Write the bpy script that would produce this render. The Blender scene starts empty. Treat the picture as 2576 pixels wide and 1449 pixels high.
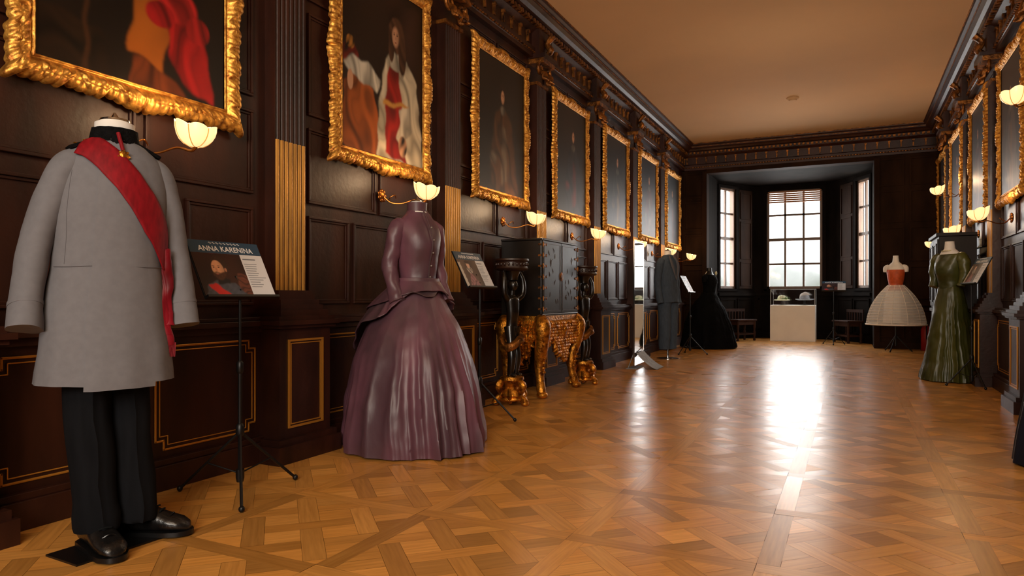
import bpy, math, random
import numpy as np
from mathutils import Vector, Matrix, Euler, noise as MN
random.seed(7)
np.random.seed(7)
scene=bpy.context.scene
COL=scene.collection
pi=math.pi
XL,XR,YE,YB,ZC=-3.10,1.42,14.2,-4.0,4.0

def rgb(r,g,b):
    def f(c):
        c/=255.0
        return c/12.92 if c<=0.04045 else ((c+0.055)/1.055)**2.4
    return (f(r),f(g),f(b))

# ---------------------------------------------------------------- materials
def M(name,col,rough=.5,metal=0.0,noise=None,bump=None,emit=None,coat=0.0,sheen=0.0,attr=None,spec=None,col2=None,ramp=(.32,.68)):
    m=bpy.data.materials.new(name); m.use_nodes=True
    nt=m.node_tree; N=nt.nodes; Lk=nt.links
    b=N['Principled BSDF']
    b.inputs['Base Color'].default_value=(*col,1)
    b.inputs['Roughness'].default_value=rough
    b.inputs['Metallic'].default_value=metal
    if spec is not None: b.inputs['Specular IOR Level'].default_value=spec
    if coat: 
        b.inputs['Coat Weight'].default_value=coat
        b.inputs['Coat Roughness'].default_value=.15
    if sheen:
        b.inputs['Sheen Weight'].default_value=sheen
    tc=N.new('ShaderNodeTexCoord')
    base=None
    if attr:
        a=N.new('ShaderNodeAttribute'); a.attribute_name=attr; base=a.outputs['Color']
    if noise:
        sc,amt,st=noise
        mp=N.new('ShaderNodeMapping'); mp.inputs['Scale'].default_value=st
        Lk.new(tc.outputs['Object'],mp.inputs['Vector'])
        n=N.new('ShaderNodeTexNoise'); n.inputs['Scale'].default_value=sc; n.inputs['Detail'].default_value=5
        Lk.new(mp.outputs['Vector'],n.inputs['Vector'])
        r=N.new('ShaderNodeValToRGB'); r.color_ramp.elements[0].position=ramp[0]; r.color_ramp.elements[1].position=ramp[1]
        c2=col2 if col2 else tuple(c*(1-amt) for c in col)
        r.color_ramp.elements[0].color=(*c2,1)
        r.color_ramp.elements[1].color=(*[min(1,c*(1+amt)) for c in col],1)
        Lk.new(n.outputs['Fac'],r.inputs[0])
        base=r.outputs['Color']
    if base is not None: Lk.new(base,b.inputs['Base Color'])
    if bump:
        sc,stg,dist=bump[:3]
        n2=N.new('ShaderNodeTexNoise'); n2.inputs['Scale'].default_value=sc; n2.inputs['Detail'].default_value=4
        if len(bump)>3:
            mp2=N.new('ShaderNodeMapping'); mp2.inputs['Scale'].default_value=bump[3]
            Lk.new(tc.outputs['Object'],mp2.inputs['Vector']); Lk.new(mp2.outputs['Vector'],n2.inputs['Vector'])
        else: Lk.new(tc.outputs['Object'],n2.inputs['Vector'])
        bp=N.new('ShaderNodeBump'); bp.inputs['Strength'].default_value=stg; bp.inputs['Distance'].default_value=dist
        Lk.new(n2.outputs['Fac'],bp.inputs['Height']); Lk.new(bp.outputs['Normal'],b.inputs['Normal'])
    if emit:
        ec,es=emit
        b.inputs['Emission Color'].default_value=(*ec,1); b.inputs['Emission Strength'].default_value=es
    return m

WOOD=M('dark_oak',rgb(48,21,11),.44,noise=(6,.45,(1,1,.25)),bump=(30,.15,.01),spec=.36)
WOODB=M('dark_oak_black',rgb(26,15,10),.5,noise=(6,.4,(1,1,.25)),bump=(40,.12,.01),spec=.2)
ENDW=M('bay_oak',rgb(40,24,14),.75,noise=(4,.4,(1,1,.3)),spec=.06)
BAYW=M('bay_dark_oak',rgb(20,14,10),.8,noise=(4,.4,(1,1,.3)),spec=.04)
GOLD=M('gilding',rgb(206,138,44),.36,.85,noise=(22,.35,(1,1,1)),bump=(60,.5,.012),col2=rgb(96,52,16))
GOLDF=M('frame_gilding',rgb(232,174,80),.44,.78,noise=(30,.15,(1,1,1)),bump=(60,.4,.008),col2=rgb(146,88,32))
OLDG=M('aged_gilding',rgb(140,86,32),.45,.7,noise=(18,.5,(1,1,1)),bump=(50,.5,.01),col2=rgb(44,22,10))
FILL=M('gilt_fillet',rgb(205,140,52),.4,.6)
REED=M('gilt_reeding',rgb(184,132,58),.42,.5,noise=(30,.3,(1,1,.1)))
CEIL=M('ceiling_plaster',rgb(188,154,116),.9,noise=(.5,.06,(1,1,1)))
BLACK=M('black_lacquer',rgb(20,15,12),.28,noise=(12,.4,(1,1,1)),coat=.2)
BLKM=M('black_metal',rgb(16,16,17),.4,.3)
BLKC=M('black_cloth',rgb(20,22,24),.9,spec=.1)
GREYW=M('grey_wool',rgb(110,109,113),.95,noise=(40,.05,(1,1,1)),bump=(260,.06,.002),spec=.1)
SEAM=M('wool_seam',rgb(92,90,94),.9,spec=.1)
REDS=M('red_moire_ribbon',rgb(122,12,22),.65,noise=(60,.25,(1,1,.3)),spec=.2)
REDT=M('red_silk_tail',rgb(112,10,24),.5,noise=(20,.4,(1,1,.3)),spec=.3)
TROU=M('charcoal_trousers',rgb(19,20,23),.95,noise=(30,.2,(1,1,.15)),spec=.08)
LEAT=M('black_leather',rgb(18,17,17),.3,noise=(20,.4,(1,1,1)),bump=(50,.4,.006))
WHITE=M('white_cloth',rgb(220,216,210),.8,noise=(10,.06,(1,1,1)),spec=.2)
CHROME=M('chrome',rgb(190,190,190),.14,1.0)
VELV=M('black_astrakhan',rgb(12,11,12),.9,noise=(40,.5,(1,1,1)),bump=(90,.9,.01),spec=.1)
TB=(9,.20,.02,(1,1,.6))
PURP=M('purple_taffeta',rgb(106,66,80),.44,noise=(3.2,.14,(1,1,.2)),col2=rgb(76,52,60),bump=TB,spec=.5,ramp=(.38,.62))  # vertical two-tone streaks painted in for silk sheen and darker folds
PURD=M('purple_taffeta_dark',rgb(92,60,70),.46,noise=(4,.12,(1,1,.3)),col2=rgb(68,50,54),bump=TB,spec=.45,ramp=(.4,.6))
GREEN=M('green_satin',rgb(70,72,28),.38,noise=(4,.15,(1,1,.2)),col2=rgb(42,46,16),bump=TB,spec=.5,ramp=(.35,.65))
BLKN=M('black_net',rgb(9,9,10),.9,noise=(8,.5,(1,1,.2)),spec=.08,bump=(30,.5,.02))
NAVY=M('navy_satin',rgb(10,18,32),.5,noise=(6,.3,(1,1,.2)),spec=.3)
SUIT=M('blue_grey_suiting',rgb(66,76,88),.9,noise=(60,.15,(1,1,.2)),spec=.1)
CREAM=M('cream_cotton',rgb(236,228,216),.8,noise=(12,.1,(1,1,1)))
CORS=M('rust_corset',rgb(184,76,28),.6,noise=(20,.2,(1,1,1)))
PLIN=M('white_plinth',rgb(240,237,232),.6,noise=(3,.04,(1,1,1)))
BROWN=M('brown_oak_furniture',rgb(50,28,18),.6,noise=(8,.3,(1,1,.2)),spec=.15)
BLUE=M('blue_print',rgb(22,62,88),.4)
PAPER=M('white_print',rgb(216,216,218),.5)
INK=M('grey_ink',rgb(120,124,130),.6)
WTXT=M('white_lettering',rgb(240,240,240),.5)
WINW=M('window_wood',rgb(96,70,50),.5,noise=(10,.2,(1,1,.2)))
SHAD=M('shell_glass',rgb(255,214,150),.35,emit=((1.0,.66,.30),1.25))
RIBM=M('shell_rib',rgb(210,140,60),.35,emit=((1.0,.45,.12),.42))
BRASS=M('brass',rgb(160,98,40),.34,.9)
BUTT=M('pewter_button',rgb(150,138,132),.4,.5)
REDP=M('red_paint',rgb(150,16,18),.45)
GLOWC=M('painting',(1,1,1),.42,attr='Col',spec=.3)
MIRR=M('mirror_glass',rgb(215,220,222),.03,1.0)
SILK=M('pale_straw',rgb(196,190,150),.7,noise=(20,.2,(1,1,1)))
GREYF=M('grey_felt',rgb(150,152,156),.8,noise=(20,.2,(1,1,1)))
RELF=M('lacquer_relief_bronze',rgb(54,36,26),.4,.3)

def thru_mat(name,fac,shader,rough,col):
    m=bpy.data.materials.new(name); m.use_nodes=True
    nt=m.node_tree; N=nt.nodes; N.remove(N['Principled BSDF'])
    t=N.new('ShaderNodeBsdfTransparent'); g=N.new(shader); g.inputs['Roughness'].default_value=rough
    g.inputs['Color'].default_value=(*col,1)
    mx=N.new('ShaderNodeMixShader'); mx.inputs[0].default_value=fac
    nt.links.new(t.outputs[0],mx.inputs[1]); nt.links.new(g.outputs[0],mx.inputs[2])
    nt.links.new(mx.outputs[0],N['Material Output'].inputs['Surface'])
    return m
GLASS=thru_mat('clear_glass',.06,'ShaderNodeBsdfGlossy',.03,(1,1,1))
SHEER=thru_mat('sheer_white_muslin',.40,'ShaderNodeBsdfDiffuse',.8,(.86,.84,.80))

def floor_mat():
    m=bpy.data.materials.new('oak_parquet'); m.use_nodes=True
    nt=m.node_tree; N=nt.nodes; L=nt.links; b=N['Principled BSDF']
    a=N.new('ShaderNodeAttribute'); a.attribute_name='Col'
    uv=N.new('ShaderNodeUVMap'); uv.uv_map='UVMap'
    mp=N.new('ShaderNodeMapping'); mp.inputs['Scale'].default_value=(3,45,1)
    L.new(uv.outputs[0],mp.inputs['Vector'])
    n=N.new('ShaderNodeTexNoise'); n.inputs['Scale'].default_value=1.5; n.inputs['Detail'].default_value=6
    L.new(mp.outputs[0],n.inputs['Vector'])
    r=N.new('ShaderNodeValToRGB'); r.color_ramp.elements[0].position=.3; r.color_ramp.elements[1].position=.7
    r.color_ramp.elements[0].color=(.80,.74,.64,1); r.color_ramp.elements[1].color=(1.08,1.06,1.04,1)
    L.new(n.outputs['Fac'],r.inputs[0])
    mx=N.new('ShaderNodeMix'); mx.data_type='RGBA'; mx.blend_type='MULTIPLY'; mx.inputs[0].default_value=1
    L.new(a.outputs['Color'],mx.inputs[6]); L.new(r.outputs[0],mx.inputs[7]); L.new(mx.outputs[2],b.inputs['Base Color'])
    mr=N.new('ShaderNodeMapRange'); mr.inputs[3].default_value=.27; mr.inputs[4].default_value=.36
    L.new(a.outputs['Alpha'],mr.inputs[0]); L.new(mr.outputs[0],b.inputs['Roughness'])
    b.inputs['Specular IOR Level'].default_value=.38
    return m
PARQ=floor_mat()

# ---------------------------------------------------------------- mesh builder
class MB:
    def __init__(s): s.v=[];s.f=[];s.m=[]
    def add(s,v,f,mi=0):
        o=len(s.v); s.v.extend([tuple(p) for p in v]); s.f.extend([tuple(i+o for i in q) for q in f]); s.m.extend([mi]*len(f)); return s
    def box(s,c,d,mi=0,R=None):
        hx,hy,hz=d[0]/2,d[1]/2,d[2]/2
        P=[Vector((x,y,z)) for x in(-hx,hx) for y in(-hy,hy) for z in(-hz,hz)]
        if R: P=[R@p for p in P]
        P=[(p.x+c[0],p.y+c[1],p.z+c[2]) for p in P]
        return s.add(P,[(0,1,3,2),(4,6,7,5),(0,4,5,1),(2,3,7,6),(0,2,6,4),(1,5,7,3)],mi)
    def bb(s,x0,x1,y0,y1,z0,z1,mi=0):
        return s.box(((x0+x1)/2,(y0+y1)/2,(z0+z1)/2),(abs(x1-x0),abs(y1-y0),abs(z1-z0)),mi)
    def loft(s,rings,mi=0,c0=True,c1=True,closed=True):
        n=len(rings[0]); v=[p for r in rings for p in r]; f=[]
        for i in range(len(rings)-1):
            for j in range(n if closed else n-1):
                k=(j+1)%n
                f.append((i*n+j,i*n+k,(i+1)*n+k,(i+1)*n+j))
        if c0: f.append(tuple(range(n-1,-1,-1)))
        if c1: f.append(tuple((len(rings)-1)*n+j for j in range(n)))
        return s.add(v,f,mi)
    def tube(s,path,rad,n=12,mi=0,sub=6,flat=None):
        P=[Vector(p) for p in path]
        if not hasattr(rad,'__len__'): rad=[rad]*len(P)
        if sub>1 and len(P)>2:
            Q=[];R=[]
            for i in range(len(P)-1):
                p0=P[max(i-1,0)];p1=P[i];p2=P[i+1];p3=P[min(i+2,len(P)-1)]
                for k in range(sub):
                    t=k/sub
                    Q.append(.5*((2*p1)+(-p0+p2)*t+(2*p0-5*p1+4*p2-p3)*t*t+(-p0+3*p1-3*p2+p3)*t**3))
                    tt=t*t*(3-2*t); R.append(rad[i]*(1-tt)+rad[i+1]*tt)
            Q.append(P[-1]);R.append(rad[-1]);P,rad=Q,R
        T=[(P[min(i+1,len(P)-1)]-P[max(i-1,0)]).normalized() for i in range(len(P))]
        u=T[0].orthogonal().normalized()
        if abs(T[0].z)>.5: u=(Vector((1,0,0))-T[0]*T[0].x).normalized()
        rings=[]
        for i,p in enumerate(P):
            u=(u-T[i]*u.dot(T[i])).normalized(); w=T[i].cross(u)
            fl=flat if flat else 1
            rings.append([tuple(p+rad[i]*(math.cos(2*pi*j/n)*u+fl*math.sin(2*pi*j/n)*w)) for j in range(n)])
        return s.loft(rings,mi)
    def lathe(s,prof,n=24,c=(0,0,0),mi=0,mod=None):
        rings=[]
        for (r,z) in prof:
            rings.append([(c[0]+r*(mod(2*pi*j/n,z) if mod else 1)*math.cos(2*pi*j/n),c[1]+r*(mod(2*pi*j/n,z) if mod else 1)*math.sin(2*pi*j/n),c[2]+z) for j in range(n)])
        return s.loft(rings,mi)
    def ball(s,c,r,nu=14,nv=8,mi=0):
        if not hasattr(r,'__len__'): r=(r,r,r)
        rings=[]
        for i in range(nv+1):
            a=-pi/2+pi*i/nv; k=max(math.cos(a),.02)
            rings.append([(c[0]+r[0]*k*math.cos(2*pi*j/nu),c[1]+r[1]*k*math.sin(2*pi*j/nu),c[2]+r[2]*math.sin(a)) for j in range(nu)])
        return s.loft(rings,mi)
    def crumple(s,sc,amp,seed=0):
        o=Vector((seed*3.1,seed*1.7,0)); out=[]
        for p in s.v:
            q=Vector(p); d=MN.noise_vector(q*sc+o)*amp+MN.noise_vector(q*sc*2.7+o)*amp*.4
            out.append((q.x+d.x,q.y+d.y,max(q.z+d.z,.004)))
        s.v=out; return s
    def obj(s,name,mats,parent=None,smooth=True,label=None,bevel=0,ang=40,kind=None):
        me=bpy.data.meshes.new(name); me.from_pydata(s.v,[],s.f)
        if not isinstance(mats,(list,tuple)): mats=[mats]
        for m in mats: me.materials.append(m)
        me.polygons.foreach_set('material_index',s.m)
        if smooth:
            me.polygons.foreach_set('use_smooth',[True]*len(me.polygons))
            me.set_sharp_from_angle(angle=math.radians(ang))
        me.update()
        o=bpy.data.objects.new(name,me); COL.objects.link(o)
        if parent: o.parent=parent
        if label: o['label']=label
        if kind: o['kind']=kind
        if bevel:
            b=o.modifiers.new('bevel','BEVEL'); b.width=bevel; b.segments=2; b.limit_method='ANGLE'; b.angle_limit=math.radians(50)
        return o

def TOP(name,label,cat,loc,phi=0,group=None):
    e=bpy.data.objects.new(name,None); e.empty_display_size=.1; COL.objects.link(e)
    e.location=loc; e.rotation_euler=(0,0,math.radians(phi))
    e['label']=label; e['category']=cat
    if group: e['group']=group
    return e
def struct(o): o['kind']='structure'; return o

# ---------------------------------------------------------------- floor
def clip(poly,x0,x1,y0,y1):
    for ax,val,sg in((0,x0,1),(0,x1,-1),(1,y0,1),(1,y1,-1)):
        out=[]
        for i in range(len(poly)):
            a=poly[i];b=poly[(i+1)%len(poly)]
            da=(a[ax]-val)*sg; db=(b[ax]-val)*sg
            if da>=0: out.append(a)
            if (da>=0)!=(db>=0):
                t=da/(da-db); out.append((a[0]+(b[0]-a[0])*t,a[1]+(b[1]-a[1])*t))
        poly=out
        if len(poly)<3: return []
    return poly
def area(p): return abs(sum(p[i][0]*p[(i+1)%len(p)][1]-p[(i+1)%len(p)][0]*p[i][1] for i in range(len(p))))/2

V=[];F=[];C=[];UV=[]
def plank(poly,direction,tone):
    if len(poly)<3 or area(poly)<2e-4: return
    cx=sum(p[0] for p in poly)/len(poly); cy=sum(p[1] for p in poly)/len(poly)
    v=tone*random.choice([.72,.86,.93,1,1,1.06,1.14])*random.uniform(.95,1.05); w=random.uniform(-.08,.08)
    col=(min(.85,.60*v*(1+w*.2)),.282*v*(1-w*.2),.064*v*(1-w),random.random())
    tx,ty=random.uniform(-.0012,.0012),random.uniform(-.0012,.0012)
    base=len(V); ou,ov=random.uniform(0,50),random.uniform(0,50)
    dx,dy=direction
    idx=[]
    for p in poly:
        px,py=p[0]-cx,p[1]-cy
        l=math.hypot(px,py) or 1; k=max(0,1-.0012/l)
        px*=k;py*=k
        V.append((cx+px,cy+py,max(-.0002,min(.0003,px*tx+py*ty)))); C.append(col); idx.append(len(V)-1)
        UV.append((ou+px*dx+py*dy,ov-px*dy+py*dx))
    F.append(idx)
Lp=.70;bw=.078
s2=1/math.sqrt(2)
def region(X0,X1,Y0,Y1):
    nx=int(math.ceil((X1-X0)/Lp)); ny=int(math.ceil((Y1-Y0)/Lp))
    Li=Lp-bw; a=Li/(2*math.sqrt(2)); w=.084; g=a-w
    for ix in range(nx):
        for iy in range(ny):
            x0=X0+ix*Lp;y0=Y0+iy*Lp
            cl=lambda p,xa=X0,xb=X1,ya=Y0,yb=Y1: clip(p,xa,xb,ya,yb)
            plank(cl([(x0,y0),(x0+Lp,y0),(x0+Lp,y0+bw),(x0,y0+bw)]),(1,0),.95)
            plank(cl([(x0,y0+bw),(x0+bw,y0+bw),(x0+bw,y0+Lp),(x0,y0+Lp)]),(0,1),.95)
            ix0,ix1,iy0,iy1=x0+bw,min(x0+Lp,X1),y0+bw,min(y0+Lp,Y1)
            if ix0>=X1 or iy0>=Y1: continue
            cx=x0+bw+Li/2; cy=y0+bw+Li/2
            def R(p,q): return (cx+(p-q)*s2,cy+(p+q)*s2)
            for i in range(-3,4):
                for j in range(-3,4):
                    pc,qc=i*a,j*a
                    if (i+j)%2==0:
                        h=a-w/2; P=[R(pc-h,qc-w/2),R(pc+h,qc-w/2),R(pc+h,qc+w/2),R(pc-h,qc+w/2)]; d=(s2,s2)
                    else:
                        h=a-w/2; P=[R(pc-w/2,qc-h),R(pc+w/2,qc-h),R(pc+w/2,qc+h),R(pc-w/2,qc+h)]; d=(-s2,s2)
                    plank(clip(P,ix0,ix1,iy0,iy1),d,1.0)
                    pc+=a/2;qc+=a/2
                    P=[R(pc-g/2,qc-g/2),R(pc+g/2,qc-g/2),R(pc+g/2,qc+g/2),R(pc-g/2,qc+g/2)]
                    plank(clip(P,ix0,ix1,iy0,iy1),(s2,s2),random.choice([.95,1.0,1.08,1.3]))
region(-3.1,1.42,-1.0,14.2)
region(-2.62,.38,14.2,16.6)
base=len(V)
for p in [(-3.1,-4,-.003),(1.42,-4,-.003),(1.42,14.2,-.003),(-3.1,14.2,-.003),(-2.7,14.2,-.003),(.5,14.2,-.003),(.5,16.7,-.003),(-2.7,16.7,-.003)]:
    V.append(p);C.append((.14,.06,.016,.8));UV.append((p[0],p[1]))
F.append([base,base+1,base+2,base+3]);F.append([base+4,base+5,base+6,base+7])
me=bpy.data.meshes.new('floor'); me.from_pydata(V,[],F)
ca=me.color_attributes.new('Col','FLOAT_COLOR','POINT'); ca.data.foreach_set('color',np.array(C,dtype=np.float32).ravel())
ul=me.uv_layers.new(name='UVMap')
li=np.empty(len(me.loops),dtype=np.int32); me.loops.foreach_get('vertex_index',li)
ul.data.foreach_set('uv',np.array(UV,dtype=np.float32)[li].ravel())
me.materials.append(PARQ)
fo=bpy.data.objects.new('floor',me); COL.objects.link(fo); struct(fo)

# ---------------------------------------------------------------- room shell
def wall(name,boxes,mat):
    mb=MB()
    for b in boxes: mb.bb(*b)
    return mb.obj(name,mat,smooth=False,kind='structure')
wall('wall_left',[(XL-.2,XL,YB,YE+.2,0,ZC+.1)],WOOD)
wall('wall_right',[(XR,XR+.2,YB,YE+.2,0,ZC+.1)],WOOD)
wall('wall_back',[(XL-.2,XR+.2,YB-.2,YB,0,ZC+.1)],WOOD)
BX0,BX1=-2.60,.38
wall('wall_end',[(XL,BX0,YE,YE+.2,0,ZC),(BX1,XR,YE,YE+.2,0,ZC),(BX0,BX1,YE,YE+.2,3.42,ZC)],ENDW)
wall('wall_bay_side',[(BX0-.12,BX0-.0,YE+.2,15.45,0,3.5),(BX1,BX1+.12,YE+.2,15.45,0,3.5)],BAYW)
wall('ceiling',[(XL-.2,XR+.2,YB-.2,YE+.2,ZC,ZC+.1)],CEIL)
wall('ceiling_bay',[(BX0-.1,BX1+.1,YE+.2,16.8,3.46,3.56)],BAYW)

def seg_frame(P0,P1):
    a=Vector((P0[0],P0[1],0)); b=Vector((P1[0],P1[1],0)); t=(b-a).normalized(); n=Vector((-t.y,t.x,0))
    c=Vector((-1.1,15.2,0))
    if (c-a).dot(n)<0: n=-n
    return a,t,n,(b-a).length
def sbox(mb,fr,s0,s1,o0,o1,z0,z1,mi=0):
    a,t,n,_=fr
    P=[]
    for s_ in(s0,s1):
        for o_ in(o0,o1):
            for z_ in(z0,z1):
                p=a+t*s_+n*o_; P.append((p.x,p.y,z_))
    mb.add(P,[(0,1,3,2),(4,6,7,5),(0,4,5,1),(2,3,7,6),(0,2,6,4),(1,5,7,3)],mi)
WZ0,WZ1=1.12,3.33
def bay_wall(name,P0,P1,h0,h1,wn,cols,shut=None):
    fr=seg_frame(P0,P1); Ln=fr[3]
    mb=MB()
    sbox(mb,fr,-.06,h0,-.16,0,0,3.5); sbox(mb,fr,h1,Ln+.06,-.16,0,0,3.5)
    sbox(mb,fr,h0,h1,-.16,0,0,WZ0); sbox(mb,fr,h0,h1,-.16,0,WZ1,3.5)
    for k in range(2):
        u0=.08+k*(Ln-.1)/2; u1=u0+(Ln-.22)/2
        for z0,z1 in((.18,.9),):
            for q in((u0,u1,z0,z0+.03),(u0,u1,z1-.03,z1),(u0,u0+.03,z0,z1),(u1-.03,u1,z0,z1)):
                sbox(mb,fr,q[0],q[1],0,.02,q[2],q[3])
    sbox(mb,fr,0,Ln,0,.05,.96,1.02); sbox(mb,fr,0,Ln,0,.03,0,.14)
    for q in((h0-.07,h0,WZ0-.05,WZ1+.06),(h1,h1+.07,WZ0-.05,WZ1+.06),(h0,h1,WZ1,WZ1+.06),(h0-.09,h1+.09,WZ0-.06,WZ0-.01)):
        sbox(mb,fr,q[0],q[1],0,.03,q[2],q[3])
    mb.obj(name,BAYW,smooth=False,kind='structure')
    w=MB(); fw=.05
    sbox(w,fr,h0,h0+fw,-.12,-.02,WZ0,WZ1); sbox(w,fr,h1-fw,h1,-.12,-.02,WZ0,WZ1)
    sbox(w,fr,h0,h1,-.12,-.02,WZ0,WZ0+fw); sbox(w,fr,h0,h1,-.12,-.02,WZ1-fw,WZ1)
    mid=(WZ0+WZ1)/2
    sbox(w,fr,h0,h1,-.10,-.04,mid-.032,mid+.032)
    for c in range(1,cols):
        sx=h0+(h1-h0)*c/cols; sbox(w,fr,sx-.021,sx+.021,-.09,-.05,WZ0,WZ1)
    for r_ in(.25,.75):
        zz=WZ0+(WZ1-WZ0)*r_; sbox(w,fr,h0,h1,-.09,-.05,zz-.021,zz+.021)
    wo=w.obj(wn,WINW,smooth=False,kind='structure')
    g=MB(); sbox(g,fr,h0+fw,h1-fw,-.072,-.068,WZ0+fw,WZ1-fw); g.obj('window_pane',GLASS,wo,smooth=False)
    if shut:
        for (a0,a1) in shut:
            s=MB(); sbox(s,fr,a0,a1,.005,.035,WZ0,WZ1)
            for z0,z1 in((WZ0+.06,WZ0+.6),(WZ0+.66,WZ0+1.5),(WZ0+1.56,WZ1-.06)):
                for q in((a0+.04,a1-.04,z0,z0+.025),(a0+.04,a1-.04,z1-.025,z1),(a0+.04,a0+.065,z0,z1),(a1-.065,a1-.04,z0,z1)):
                    sbox(s,fr,q[0],q[1],.035,.05,q[2],q[3])
            s.obj('shutter',ENDW,wo,smooth=False,label='dark panelled folding shutter')
    # daylight arriving from the sky outside this window
    l=bpy.data.lights.new('daylight','AREA'); l.shape='RECTANGLE'; l.size=(h1-h0); l.size_y=WZ1-WZ0
    l.energy=15*pi*(h1-h0)*(WZ1-WZ0); l.color=(1,.98,.96)
    a_,t_,n_,_=fr; c_=a_+t_*((h0+h1)/2)-n_*.22; 
    lo=bpy.data.objects.new('daylight',l); COL.objects.link(lo); lo.location=(c_.x,c_.y,(WZ0+WZ1)/2)
    lo.rotation_euler=n_.to_track_quat('-Z','Y').to_euler()
    return wo,fr
w1,fr1=bay_wall('wall_bay_left',(-1.98,16.6),(-2.60,15.4),.70,1.28,'window_1',2,[(.14,.62)])
w2,fr2=bay_wall('wall_bay_center',(-1.98,16.6),(-.28,16.6),.27,1.42,'window_2',3)
w3,fr3=bay_wall('wall_bay_right',(-.28,16.6),(.38,15.4),.80,1.30,'window_3',2,[(.22,.72)])
b=MB()
for k in range(6): sbox(b,fr2,.29,1.40,-.03,0.0,WZ1-.05-k*.045,WZ1-.018-k*.045)
b.obj('blind',M('blind_slats',rgb(150,96,56),.6),w2,smooth=False,label='rolled wooden slat blind')

# ---------------------------------------------------------------- wall trims
PIL_L=[1.27,3.12,5.0,6.86,8.70,10.5,12.25,14.0]
PIL_R=[6.98,8.88,10.75,12.6]
class Side:
    def __init__(s,side): s.s=side
    def b(s,mb,o0,o1,y0,y1,z0,z1,mi=0):
        if s.s=='L': mb.bb(XL+o0,XL+o1,y0,y1,z0,z1,mi)
        elif s.s=='R': mb.bb(XR-o1,XR-o0,y0,y1,z0,z1,mi)
        else: mb.bb(y0,y1,YE-o1,YE-o0,z0,z1,mi)
    def p(s,o,y,z):
        if s.s=='L': return (XL+o,y,z)
        if s.s=='R': return (XR-o,y,z)
        return (y,YE-o,z)
tn=[0]
def tname():
    tn[0]+=1; return 'trim_%d'%tn[0]
def frame_rect(S,mb,o0,o1,y0,y1,z0,z1,w,mi=0):
    S.b(mb,o0,o1,y0,y1,z0,z0+w,mi); S.b(mb,o0,o1,y0,y1,z1-w,z1,mi)
    S.b(mb,o0,o1,y0,y0+w,z0+w,z1-w,mi); S.b(mb,o0,o1,y1-w,y1,z0+w,z1-w,mi)
def notch(S,mb,o0,o1,y0,y1,z0,z1,n,w,mi=0):
    P=[(y0+n,z0),(y1-n,z0),(y1-n,z0+n),(y1,z0+n),(y1,z1-n),(y1-n,z1-n),(y1-n,z1),(y0+n,z1),(y0+n,z1-n),(y0,z1-n),(y0,z0+n),(y0+n,z0+n)]
    for i in range(12):
        a=P[i];b=P[(i+1)%12]
        S.b(mb,o0,o1,min(a[0],b[0])-w/2,max(a[0],b[0])+w/2,min(a[1],b[1])-w/2,max(a[1],b[1])+w/2,mi)
def panelling(S,bays,full,rows):
    mb=MB(); y0,y1=full
    S.b(mb,0,.05,y0,y1,.0,.78)
    S.b(mb,.05,.10,y0,y1,0,.12); S.b(mb,.05,.085,y0,y1,.12,.15)
    S.b(mb,.0,.10,y0,y1,.78,.81); S.b(mb,0,.075,y0,y1,.81,.83); S.b(mb,0,.07,y0,y1,.745,.78)
    for (a,b_) in bays:
        w=(b_-a); n=2
        for k in range(n):
            ya=a+.05+k*w/n; yb=a+w/n*(k+1)-.05
            notch(S,mb,.05,.056,ya,yb,.19,.70,.045,.011,1)
            notch(S,mb,.05,.056,ya+.022,yb-.022,.212,.678,.045,.006,1)
        for (z0,z1,split) in rows:
            cs=[a+w*t for t in split]
            for i in range(len(cs)-1):
                ya,yb=cs[i]+.045,cs[i+1]-.045
                frame_rect(S,mb,0,.018,ya-.02,yb+.02,z0,z1,.016)
                frame_rect(S,mb,0,.009,ya-.004,yb+.004,z0+.016,z1-.016,.014)
    return mb.obj(tname(),[WOOD,FILL],smooth=False,kind='structure',bevel=.003)
rows=[(.90,1.46,(0,.3,.66,1)),(1.54,2.02,(0,.5,1)),(2.10,2.75,(0,.36,.64,1)),(2.83,3.42,(0,.5,1))]
SL,SR,SE=Side('L'),Side('R'),Side('E')
def bays(pl,lo,hi):
    e=[lo]+pl+[hi]; out=[]
    for i in range(len(e)-1):
        a=e[i]+(.2 if i>0 else 0); b_=e[i+1]-(.2 if i<len(e)-2 else 0)
        if b_-a>.3: out.append((a,b_))
    return out
panelling(SL,bays(PIL_L,-.6,14.2),(YB,YE),rows)
panelling(SR,bays(PIL_R,5.0,14.2),(YB,YE),rows)
def end_panels():
    mb=MB()
    for (a,b_) in((XL,BX0),(BX1,XR)):
        SE.b(mb,0,.04,a,b_,0,.12); SE.b(mb,0,.06,a,b_,.78,.82)
        k=1 if b_-a<.7 else 2
        for i in range(k):
            ya=a+.04+(b_-a)*i/k; yb=a+(b_-a)*(i+1)/k-.04
            for z0,z1 in((.2,.72),(.9,1.5),(1.58,2.2),(2.28,2.86),(2.94,3.44)):
                frame_rect(SE,mb,0,.026,ya,yb,z0,z1,.03)
    SE.b(mb,0,.05,BX0-.09,BX0,0,3.46); SE.b(mb,0,.05,BX1,BX1+.09,0,3.46); SE.b(mb,0,.05,BX0,BX1,3.42,3.50)
    mb.obj(tname(),ENDW,smooth=False,kind='structure')
end_panels()

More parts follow.
